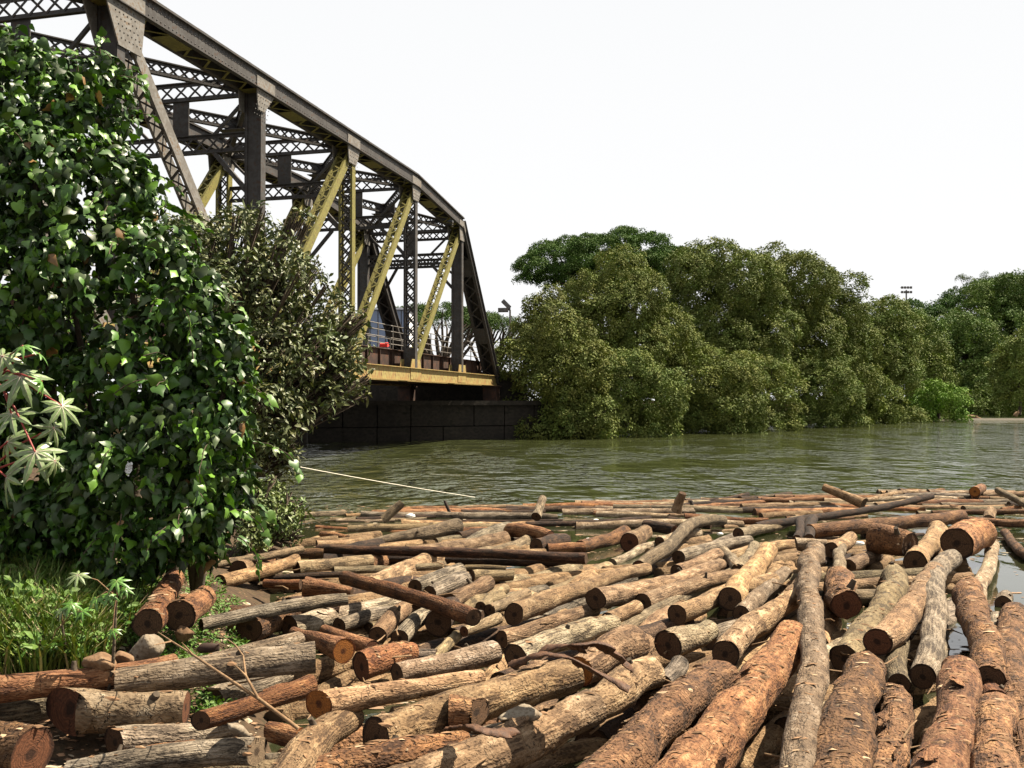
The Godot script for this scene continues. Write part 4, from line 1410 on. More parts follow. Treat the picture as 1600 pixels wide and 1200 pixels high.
func far_trees() -> void:
	var sp := spray(5, 34, 0.24, 0.10, Color(0.110, 0.148, 0.036), Color(0.185, 0.225, 0.064))
	var sp2 := spray(6, 34, 0.2, 0.09, Color(0.055, 0.105, 0.022), Color(0.085, 0.14, 0.030), 0.6)
	var w := Color(1, 1, 1)
	var rows := [
		["low mangrove against the bridge end and abutment", 868, 590, 88, 100, 50.0, 26, Color(1.02,0.95,0.88)],
		["brownish mangrove beside the street lamp head", 850, 520, 52, 66, 54.0, 16, Color(1.06,0.95,0.88)],
		["rounded mangrove in front of the flat topped rain tree", 962, 520, 100, 116, 57.0, 34, Color(1.0,0.96,0.85)],
		["mangrove with low branches dipping in the water", 975, 620, 82, 62, 52.0, 22, Color(0.98,1.0,0.92)],
		["tallest mangrove, rising to a tufted peak", 1128, 500, 100, 132, 67.0, 40, Color(0.95,0.94,0.85)],
		["yellowish mangrove bushing out over the river", 1090, 598, 90, 76, 59.0, 26, Color(1.1,1.05,0.9)],
		["mangrove with a bare twiggy top beside the tallest one", 1222, 500, 84, 124, 72.0, 34, Color(1.0,0.97,0.85)],
		["small pale mangrove hanging over the water's edge", 1196, 612, 52, 58, 61.0, 16, Color(1.14,1.1,0.95)],
		["steep sided mangrove stepping down to the lower ones", 1292, 530, 68, 118, 76.0, 30, Color(1.0,1.0,0.88)],
		["mangrove thicket filling the bank under the steep sided one", 1280, 612, 66, 52, 70.0, 18, Color(0.95,0.98,0.86)],
		["broad low mangrove sloping down towards the river bend", 1366, 560, 72, 88, 86.0, 28, Color(1.04,1.05,0.9)],
		["bushy mangrove leaning out below the broad low one", 1350, 622, 52, 38, 80.0, 14, Color(1.08,1.1,0.92)],
		["last mangrove of the row at the river bend", 1436, 584, 46, 66, 96.0, 18, Color(1.0,1.04,0.88)],
		["bright green young bush at the tip of the bank", 1466, 626, 44, 28, 88.0, 12, Color(1.05,1.45,0.7)],
		["mangrove bush crouching at the foot of the yellowish one", 1130, 640, 60, 34, 57.0, 14, Color(0.95,0.95,0.85)],
		["bush in the corner between abutment and bank", 905, 650, 56, 36, 48.5, 12, Color(0.98,0.98,0.9)],
		["low green bush trailing in the water at the river bend", 1412, 640, 40, 22, 98.0, 10, Color(1.02,1.1,0.9)],
		["low scrub along the shore behind the sand bar", 1530, 636, 56, 22, 127.0, 12, Color(0.95,1.05,0.88)],
		["low scrub at the foot of the lone pale bush", 1596, 636, 40, 24, 120.0, 10, Color(1.0,1.08,0.9)],
		["pale bush standing alone across the river bend", 1592, 580, 44, 68, 116.0, 18, Color(1.12,1.15,0.95)],
		["dense leafy tree under the floodlight mast", 1420, 545, 62, 74, 134.0, 24, Color(0.85,1.0,0.85)],
		["dense leafy tree closing the river bend", 1500, 560, 72, 86, 136.0, 30, Color(0.82,0.98,0.85)],
		["dense leafy tree behind the lone pale bush", 1580, 530, 80, 106, 142.0, 34, Color(0.82,1.0,0.85)],
		["bush at the foot of the dense leafy tree", 1535, 612, 54, 40, 131.0, 14, Color(0.9,1.0,0.85)],
	]
	var i := 0
	for r in rows:
		i += 1
		mangrove(r[0], r[1], r[2], r[3], r[4], r[5], r[6], r[7], sp, 300 + i)
	umbrella("rain_tree", "flat topped rain tree spreading wide behind the mangroves", 955, 424, 142, 62, 96.0, 170, Color(0.95,1.05,0.85), sp2, 0.9, 3.4, 401, 0.5, -0.6)
	umbrella("rain_tree", "rain tree below the floodlight mast", 1440, 502, 66, 34, 150.0, 50, Color(0.85,1.0,0.85), sp2, 1.4, 1.0, 402)
	umbrella("rain_tree", "tall layered rain tree beyond the river bend", 1590, 490, 110, 62, 150.0, 90, Color(0.9,1.0,0.85), sp2, 1.4, 1.0, 403)
	umbrella("rain_tree", "rain tree behind the last mangrove", 1490, 560, 74, 60, 138.0, 40, Color(0.9,1.0,0.85), sp2, 1.3, 1.1, 404)
	umbrella("rain_tree", "spreading tree with bare branching limbs seen through the bridge", 690, 508, 92, 30, 165.0, 80, Color(0.9,0.95,0.85), sp2, 1.4, 0.8, 405, 0.6)
	umbrella("rain_tree", "second spreading tree seen behind the bridge end post", 768, 520, 66, 24, 175.0, 60, Color(0.9,0.95,0.85), sp2, 1.4, 0.8, 406, 0.6)
	umbrella("rain_tree", "low spreading tree behind the glass fronted building", 610, 508, 66, 26, 185.0, 60, Color(0.9,0.95,0.85), sp2, 1.4, 0.8, 407, 0.6)
	# leafless tree beyond
	var rng := RandomNumberGenerator.new()
	rng.seed = 77
	var top := atz(1545, 450, 190.0)
	var root := thing("sparse_tree", "thin leafless tree showing over the layered rain tree", "tree", Vector3(top.x, 1.6, top.z))
	var lumps := []
	for k in 34:
		lumps.append([top - root.position + Vector3(rng.randf_range(-6.5, 6.5), rng.randf_range(-3, 2.2), rng.randf_range(-3, 3)), rng.randf_range(0.4, 0.8)])
	trunk_and_limbs(root, lumps, top - root.position - Vector3(0, 6, 0), 0.3, rng, 30, 0.7)
	crown(root, lumps, 1.6, 1.0, sp2, M.leaf_matt, Color(1.2, 1.0, 0.9), rng)

func vine_mass() -> void:
	var rng := RandomNumberGenerator.new()
	rng.seed = 9
	var where := [[40,150,7.7,100],[120,185,7.6,85],[-60,260,7.4,170],[90,300,7.3,130],[185,300,7.3,75],[-40,480,7.3,180],[110,450,7.1,140],[215,420,7.1,95],[275,470,7.0,70],[330,545,6.9,64],[355,600,6.85,48],[180,580,7.1,140],[40,640,7.2,150],[300,660,6.8,92],[335,760,6.75,62],[200,740,6.9,120],[70,800,7.2,120],[300,820,6.7,72],[215,840,6.8,70],[160,120,7.8,40],[-80,820,7.4,140],[345,690,6.8,50]]
	var c0 := atz(150, 600, 7.2)
	var base := Vector3(c0.x, bank(c0.x, 7.2), -7.2)
	var root := thing("vine_thicket", "towering thicket draped in broad heart shaped vine leaves", "vine", base)
	var lumps := []
	for w in where:
		lumps.append([atz(w[0], w[1], w[2]), w[3] * w[2] / FOCAL])
	# stems inside
	for i in 9:
		var s := st()
		var e: Vector3 = lumps[i * 2][0]
		var f := Vector3(lerpf(base.x, e.x, 0.6), bank(lerpf(base.x, e.x, 0.6), 7.4) - 0.05, -7.6)
		tube(s, [f, f.lerp(e, 0.5) + rdir(rng) * 0.2, e], [0.05, 0.035, 0.015], 6)
		part("stem", done(s), M.trunk, root).position = -base
	var leaves := []
	for k in 5:
		leaves.append(heart_leaf(20 + k))
	var cam := Vector3(0, EYE, 0)
	var all := []
	for i in lumps.size():
		var c: Vector3 = lumps[i][0]
		var r: float = lumps[i][1]
		var n := int(4.0 * PI * r * r * 470.0)
		for k in n:
			var d := rdir(rng)
			var depth := rng.randf_range(0.5, 1.0) + 0.42 * nz.get_noise_3dv((c + d * r) * 95.0)
			if nz.get_noise_3dv((c + d * r) * 210.0 + Vector3(50, 0, 0)) < -0.22:
				continue
			var p := c + d * r * depth * Vector3(1, 1, 0.85)
			var hid := false
			for j in lumps.size():
				if j != i and p.distance_squared_to(lumps[j][0]) < pow(lumps[j][1] * 0.78, 2):
					hid = true
					break
			if hid or p.y < bank(p.x, -p.z) + 0.05:
				continue
			# sheltered shoots thin out in the hollow under the overhang
			var out := d
			var nrm := out * 0.6 + Vector3(0, 0.55, 0) + rdir(rng) * 0.95
			var tip := Vector3(0, -1, 0) + out * 0.45 + rdir(rng) * 0.75
			var sz := rng.randf_range(0.045, 0.11) * (0.85 if depth > 1.0 else 1.0)
			var see := (cam - p).normalized().dot(out) * depth
			all.append([see * sz * 10.0 + depth, Transform3D(facing(nrm, tip).scaled_local(Vector3(sz * rng.randf_range(0.6, 1.1), sz, sz)), p - base), rng.randi() % 5, rng.randf()])
	# shoots trailing free of the mass
	for i in 46:
		var l: Array = lumps[rng.randi() % lumps.size()]
		var d := rdir(rng)
		d = (d + Vector3(0.8, 0.35, 0.5)).normalized()
		var p: Vector3 = l[0] + d * float(l[1]) * 0.95
		var dir := (d + Vector3(0, 0.3, 0)).normalized()
		var pts := [p]
		var rad := [0.006]
		for k in rng.randi_range(4, 8):
			dir = (dir + Vector3(0, -0.28, 0) + rdir(rng) * 0.25).normalized()
			p += dir * 0.055
			pts.append(p)
			rad.append(0.004)
			var nrm := (dir.cross(rdir(rng)) + Vector3(0.2, 0.7, 0.3)).normalized()
			all.append([-5.0, Transform3D(facing(nrm, dir + rdir(rng) * 0.8 + Vector3(0, -0.5, 0)).scaled_local(Vector3.ONE * rng.randf_range(0.04, 0.1)), p - base), rng.randi() % 5, rng.randf_range(0.3, 0.74)])
		var s := st()
		tube(s, pts, rad, 5)
		part("shoot", done(s), M.trunk, root).position = -base
	all.sort_custom(func(a, b): return a[0] > b[0])
	var green := [Color(0.032, 0.072, 0.014), Color(0.048, 0.115, 0.018), Color(0.10, 0.21, 0.02), Color(0.045, 0.07, 0.022)]
	var xf := [[], [], [], [], []]
	var cols := [[], [], [], [], []]
	var dead := Color(0.22, 0.12, 0.04)
	var tints := []
	for g in green:
		var m := leafy(0.45, 0.45, 0.42)
		m.albedo_color = g.linear_to_srgb()
		tints.append(m)
	for i in all.size():
		var a: Array = all[i]
		if i < 300:
			var o := part("leaf", leaves[a[2]], tints[int(a[3] * 3.99)], root)
			o.transform = a[1]
		else:
			xf[a[2]].append(a[1])
			cols[a[2]].append((green[int(a[3] * 3.99)] if fmod(a[3] * 91.0, 1.0) > 0.006 else dead) * lerpf(0.85, 1.15, fmod(a[3] * 37.0, 1.0)))
	for k in 5:
		stuffed(scatter("leaves", leaves[k], M.leaf_gloss, xf[k], cols[k], root))

func small_leaf_shrub(called: String, label: String, where: Array, base: Vector3, per: float, size: float, tint: Color, seed_: int, mesh: Mesh, droop := true) -> void:
	var rng := RandomNumberGenerator.new()
	rng.seed = seed_
	var root := thing(called, label, "shrub", base)
	var lumps := []
	for w in where:
		var c := atz(w[0], w[1], w[2]) - base
		var r: float = w[3] * w[2] / FOCAL
		lumps.append([c, r * 0.74])
		for k in 7:       # leafy ends reaching out of the mass
			var o := rdir(rng)
			lumps.append([c + o * r * rng.randf_range(0.75, 1.25), r * rng.randf_range(0.14, 0.32)])
	var s := st()
	var f := Vector3(0, 0.3, 0)
	tube(s, [Vector3(0, -0.1, 0), f], [0.09, 0.07], 8)
	var o := part("trunk", done(s), M.trunk, root)
	for i in lumps.size():
		var e: Vector3 = lumps[i][0]
		var k := st()
		var m := f.lerp(e, 0.5) + rdir(rng) * 0.12
		tube(k, [f, m, e], [0.035, 0.022, 0.008], 6)
		part("limb", done(k), M.trunk, o)
		# twigs
		for t in 5:
			var k2 := st()
			var q := e + rdir(rng) * float(lumps[i][1]) * 1.05
			tube(k2, [m.lerp(e, 0.6), e.lerp(q, 0.5) + rdir(rng) * 0.05, q], [0.012, 0.008, 0.004], 5)
			part("limb", done(k2), M.trunk, o)
	crown(root, lumps, per, size, mesh, M.leaf_shrub, tint, rng)

func castor_leaf_on(root: Node3D, u: float, v: float, z: float, px: float, n: Vector3, tip: Vector3, from_: Vector3, k: int, meshes: Array) -> void:
	var p := atz(u, v, z) - root.position
	var o := part("leaf", meshes[k % meshes.size()], M.castor, root)
	o.transform = Transform3D(facing(n, tip).scaled_local(Vector3.ONE * px * 0.8 * z / FOCAL), p)
	var s := st()
	var q := p.lerp(from_, 0.5) + Vector3(0, 0.03, 0)
	var th := 0.005 if z < 4.7 else 0.003
	tube(s, [from_, q, p], [th * 1.2, th, th * 0.9], 5)
	part("stalk", done(s), M.red_stalk if z < 4.7 else M.twig, root)

func castor_plants() -> void:
	M.castor = leafy(0.42, 0.4, 0.5)
	M.red_stalk = flat(c8(120, 48, 42), 0.6)
	var pale := []
	for k in 4:
		pale.append(palmate_leaf(60 + k, 8, Color(0.19, 0.27, 0.10), Color(0.5, 0.44, 0.34)))
	var fresh := []
	for k in 2:
		fresh.append(palmate_leaf(80 + k, 7, Color(0.10, 0.24, 0.03), Color(0.2, 0.3, 0.08)))
	var stem := atz(-60, 760, 4.6)
	var root := thing("castor_plant", "castor plant with big pale star shaped leaves on red stalks before the vines", "plant", Vector3(stem.x, bank(stem.x, 4.6), stem.z))
	var s := st()
	var tp := atz(-8, 590, 4.6) - root.position
	tube(s, [Vector3(0, -0.05, 0), Vector3(0.05, tp.y * 0.5, 0.02), tp], [0.025, 0.02, 0.012], 8)
	part("stem", done(s), M.red_stalk, root)
	var mid := tp * 0.75
	var list := [[32,588,66,Vector3(0.35,0.6,0.9),Vector3(0.1,-1,0.2),0],[97,634,52,Vector3(0.75,0.45,0.6),Vector3(0.7,-0.9,0),0],[55,706,64,Vector3(0.25,0.55,0.8),Vector3(0.1,-1,0.1),0],[18,646,56,Vector3(-0.1,0.7,0.7),Vector3(0.1,-1,0.2),0],[12,690,54,Vector3(-0.5,0.3,0.8),Vector3(0.4,-1,0),0],[10,745,58,Vector3(-0.7,0.2,0.6),Vector3(0.5,-1,0),0],[4,556,50,Vector3(0.2,0.5,0.85),Vector3(-0.3,-0.8,0.1),0],[84,668,46,Vector3(0.9,0.1,0.35),Vector3(0.1,-1,0),0],[86,720,40,Vector3(0.95,0.1,0.25),Vector3(0.1,-1,0),0],
		[36,540,34,Vector3(-0.1,0.9,0.5),Vector3(0.2,-0.4,0.5),1],[62,552,30,Vector3(0.4,0.6,-0.2),Vector3(0.5,-0.8,0.1),1],[66,596,36,Vector3(0.7,0.35,-0.3),Vector3(0.4,-1,0),1]]
	var k := 0
	for a in list:
		k += 1
		castor_leaf_on(root, a[0], a[1], 4.5 + 0.05 * (k % 3), a[2], a[3], a[4], tp if k < 5 or a[5] == 1 else mid, k, pale if a[5] == 0 else fresh)
	# seedlings in the grass
	var seed_list := [[96,965,"castor seedling with a pinkish young leaf in the grass", [[97,952,22,0],[112,944,28,1],[128,955,24,1],[78,1008,26,1]]],
		[160,1000,"taller castor seedling with a bare dark stem beside the grass", [[182,908,30,1],[170,930,26,1],[150,935,28,1],[122,898,30,0],[196,920,20,1],[176,985,22,1]]]]
	for e in seed_list:
		var b := onh(e[0], e[1] + 15, 0.62)
		var r := thing("castor_seedling", e[2], "seedling", Vector3(b.x, bank(b.x, -b.z), b.z))
		var t := st()
		var head := atz(e[3][0][0], e[3][0][1] + 25, -b.z) - r.position
		tube(t, [Vector3(0, -0.03, 0), head * 0.5 + Vector3(0.02, 0, 0), head], [0.011, 0.009, 0.006], 6)
		part("stem", done(t), M.trunk, r)
		var j := 0
		for q in e[3]:
			j += 1
			castor_leaf_on(r, q[0], q[1], -b.z - 0.05, q[2], Vector3(0.2 * (j % 3 - 1), 0.75, 0.6), Vector3(0.5 * (j % 2) - 0.2, -0.8, 0.3), head, j, pale if q[3] == 0 else fresh)

func grass_patch() -> void:
	var rng := RandomNumberGenerator.new()
	rng.seed = 31
	var s := st()
	s.set_smooth_group(-1)
	for i in 16:
		var t := rng.randf() * TAU
		var o := Vector3(cos(t), 0, sin(t)) * rng.randf_range(0.0, 0.35)
		var lean := Vector3(cos(t + rng.randf()), 0, sin(t + rng.randf())) * rng.randf_range(0.15, 0.7)
		var h := rng.randf_range(0.6, 1.3)
		var side := lean.cross(Vector3.UP).normalized() * 0.028
		var col := Color(0.09, 0.17, 0.025).lerp(Color(0.25, 0.26, 0.07), rng.randf()) if i % 6 else Color(0.34, 0.28, 0.14)
		var a := o
		var b := o + Vector3(0, h * 0.55, 0) + lean * 0.3
		var c := o + Vector3(0, h * 0.9, 0) + lean
		tri(s, a - side, b - side * 0.8, a + side, col)
		tri(s, a + side, b - side * 0.8, b + side * 0.8, col)
		tri(s, b - side * 0.8, c, b + side * 0.8, col)
	var tuft := done(s)
	var weed := spray(44, 16, 0.34, 0.13, Color(0.07, 0.16, 0.025), Color(0.13, 0.22, 0.04))
	var xf := []
	var cols := []
	var xw := []
	var cw := []
	for i in 9000:
		var p := Vector3(rng.randf_range(-4.6, -1.6), 0, -rng.randf_range(4.2, 7.6))
		var q := p - Vector3(0, EYE, 0)
		var u := 800.0 + q.x / -q.z * FOCAL
		var h := bank(p.x, -p.z)
		var v := 626.0 + (EYE - h) / -p.z * FOCAL
		var edge := 235.0 + 60.0 * nz.get_noise_2d(v * 0.9, 3.0) - maxf(0.0, (v - 985.0)) * 1.6
		if u > edge or v > 1052 or v < 838 or h < 0.12:
			continue
		p.y = h - 0.01
		var sz := 0.07 + 0.2 * pow(rng.randf(), 1.6) + 0.06 * nz.get_noise_2d(p.x * 130.0, p.z * 130.0)
		var b := Basis(Vector3.UP, rng.randf() * TAU).scaled(Vector3.ONE * sz)
		var t := rng.randf_range(0.7, 1.25)
		if rng.randf() < 0.72:
			xf.append(Transform3D(b, p))
			cols.append(Color(t, t * rng.randf_range(0.9, 1.1), t))
		else:
			xw.append(Transform3D(b, p + Vector3(0, sz * 0.5, 0)))
			cw.append(Color(t, t, t))
	for i in 700:       # sparse tufts among stones and logs of the bank
		var p := onh(rng.randf_range(200, 480), rng.randf_range(870, 1030), 0.5)
		p.y = bank(p.x, -p.z)
		if p.y < 0.1:
			continue
		xw.append(Transform3D(Basis(Vector3.UP, rng.randf() * TAU).scaled(Vector3.ONE * rng.randf_range(0.07, 0.14)), p + Vector3(0, 0.04, 0)))
		cw.append(Color(1, 1, 1))
	var xl := []
	var cl := []
	for i in 2600:      # bark crumbs, leaf bits and twigs on the bare bank
		var p := onh(rng.randf_range(-20, 560), rng.randf_range(880, 1200), 0.4)
		p.y = bank(p.x, -p.z)
		if p.y < 0.02:
			continue
		var sc := 0.006 + 0.026 * pow(rng.randf(), 2.0)
		var yy := (Vector3.UP + rdir(rng) * 0.5).normalized()
		var xx := yy.cross(rdir(rng)).normalized()
		xl.append(Transform3D(Basis(xx, yy, xx.cross(yy)).scaled(Vector3(sc * rng.randf_range(1, 3), sc, sc)), p + Vector3(0, 0.004, 0)))
		var q := rng.randf_range(0.5, 1.4)
		cl.append(Color(0.2 * q, 0.12 * q, 0.07 * q) if rng.randf() < 0.7 else Color(0.32 * q, 0.26 * q, 0.18 * q))
	var lit := scatter("bark_litter", M_chip, M.chips, xl, cl, self)
	tag(lit, "bark crumbs and wood chips strewn over the bare bank", "litter")
	stuffed(lit)
	var g := scatter("grass", tuft, M.grass, xf, cols, self)
	tag(g, "sunlit green grass covering the bank beside the thicket", "grass")
	stuffed(g)
	var w := scatter("weeds", weed, M.grass, xw, cw, self)
	tag(w, "small leafy weeds growing through the grass and stones", "weeds")
	stuffed(w)

# ---------- setting ----------
func shore(z: float) -> float:
	var t := [[-12, -0.2], [0, -0.4], [3, -0.75], [5, -1.25], [7, -1.75], [9, -2.3], [12.7, -2.9], [16, -4.6], [20, -8], [30, -16], [45, -26]]
	for i in t.size() - 1:
		if z <= t[i + 1][0]:
			return lerpf(t[i][1], t[i + 1][1], clampf((z - t[i][0]) / (t[i + 1][0] - t[i][0]), 0, 1))
	return -26.0
func bank(x: float, z: float) -> float:       # height of the near bank; z metres ahead of the camera
	var s := shore(z) - x
	var h := 0.0
	if s > 0:
		h = 0.62 * (1.0 - exp(-s * 0.95)) + 0.05 * s
	else:
		h = s * 0.35
	if h > 0:
		h *= 0.3 + 0.7 * smoothstep(4.3, 6.0, z)
	return clampf(h + 0.05 * nz.get_noise_2d(x * 60.0, z * 60.0), -0.8, 2.2)

func grid(xs: Array, zs: Array, height: Callable) -> ArrayMesh:
	var s := st()
	s.set_smooth_group(0)
	var g := []
	for z in zs:
		var row := []
		for x in xs:
			row.append(height.call(x, z))
		g.append(row)
	for i in zs.size() - 1:
		for k in xs.size() - 1:
			quad(s, g[i][k], g[i + 1][k], g[i + 1][k + 1], g[i][k + 1])
	s.index()
	s.generate_normals()
	return s.commit()
func span(a: float, b: float, n: int) -> Array:
	var o := []
	for i in n + 1:
		o.append(lerpf(a, b, float(i) / n))
	return o

func ground() -> void:
	structure("river_bank", grid(span(-14, 3.0, 85), span(-6, 24, 110), func(x, z): return Vector3(x, bank(x, z), -z)), M.soil)
	# far bank: along the shoreline, then back from the water
	var line := [Vector2(-160, 60), Vector2(-40, 44), Vector2(-12, 42.5), Vector2(-9, 44.2), Vector2(2.6, 49.6), Vector2(7, 57), Vector2(12.4, 65), Vector2(20, 74), Vector2(27, 83), Vector2(42, 101), Vector2(50, 113), Vector2(56, 124), Vector2(62, 128), Vector2(90, 130), Vector2(220, 128), Vector2(600, 128)]
	var back := [[-1.5, -0.4], [0, 0.02], [1.2, 0.45], [4, 1.2], [10, 1.6], [60, 1.9], [700, 2.0]]
	var s := st()
	s.set_smooth_group(0)
	var pt := func(i: int, j: int) -> Vector3:
		var p: Vector2 = line[i]
		var b: Array = back[j]
		var h: float = b[1]
		return Vector3(p.x, h + 0.12 * nz.get_noise_2d(p.x * 9.0, b[0] * 15.0), -p.y - b[0])
	for i in line.size() - 1:
		for j in back.size() - 1:
			quad(s, pt.call(i, j), pt.call(i, j + 1), pt.call(i + 1, j + 1), pt.call(i + 1, j))
	s.index()
	structure("far_bank_terrain", done(s), M.far_soil)
	# bar of sand where the river bends
	var bar := st()
	bar.set_smooth_group(0)
	var c := onh(1570, 656, 0.0)
	for i in 24:
		for j in 4:
			var q := []
			for e in [[i, j], [i, j + 1], [i + 1, j + 1], [i + 1, j]]:
				var t: float = TAU * e[0] / 24.0
				var r: float = e[1] / 4.0
				q.append(c + Vector3(cos(t) * 14.0 * r, 0.2 * (1 - r * r) - 0.04, sin(t) * 1.6 * r))
			quad(bar, q[3], q[2], q[1], q[0])
	structure("sand_bank", done(bar), M.sand)
	# river, and the sheltered water inside the raft
	var m := flat(Color(0.031, 0.036, 0.013).linear_to_srgb(), 0.04, 0.62)
	m.normal_enabled = true
	m.normal_texture = ripples(5, 28.0)
	m.normal_scale = 1.0
	m.uv1_triplanar = true
	m.uv1_world_triplanar = true
	m.uv1_scale = Vector3(1.0 / 19.0, 1.0, 1.0 / 13.0)
	var calm := m.duplicate()
	calm.normal_scale = 0.02
	calm.albedo_color = Color(0.018, 0.020, 0.009).linear_to_srgb()
	var p := st()
	quad(p, Vector3(-700, 0, -15.5), Vector3(-700, 0, -900), Vector3(900, 0, -900), Vector3(900, 0, -15.5))
	structure("river_water", done(p), m)
	var p2 := st()
	quad(p2, Vector3(-60, 0, 14), Vector3(-60, 0, -15.5), Vector3(60, 0, -15.5), Vector3(60, 0, 14))
	structure("sheltered_water", done(p2), calm)

func rock(label: String, p: Vector3, size: Vector3, m: Material, seed_: int, group := "") -> void:
	var sp := SphereMesh.new()
	sp.radial_segments = 18
	sp.rings = 10
	sp.radius = 0.5
	sp.height = 1.0
	var arr := sp.get_mesh_arrays()
	var v: PackedVector3Array = arr[Mesh.ARRAY_VERTEX]
	var rng := RandomNumberGenerator.new()
	rng.seed = seed_
	var planes := []
	for i in 11:
		planes.append([rdir(rng), rng.randf_range(0.16, 0.38)])
	for i in v.size():
		var q := v[i]
		for pl in planes:
			var d: float = q.dot(pl[0])
			if d > pl[1]:
				q -= pl[0] * (d - pl[1]) * 0.95
		q *= 1.0 + 0.08 * nz.get_noise_3dv((v[i] + Vector3.ONE * seed_) * 140.0)
		v[i] = q * size
	arr[Mesh.ARRAY_VERTEX] = v
	arr[Mesh.ARRAY_NORMAL] = null
	arr[Mesh.ARRAY_TANGENT] = null
	var me := ArrayMesh.new()
	me.add_surface_from_arrays(Mesh.PRIMITIVE_TRIANGLES, arr)
	var s := SurfaceTool.new()
	s.create_from(me, 0)
	s.deindex()
	s.set_smooth_group(-1)
	s.generate_normals()
	var o := part(numbered("rock"), s.commit(), m, self)
	o.position = p
	o.rotation.y = rng.randf() * TAU
	tag(o, label, "rock", group)

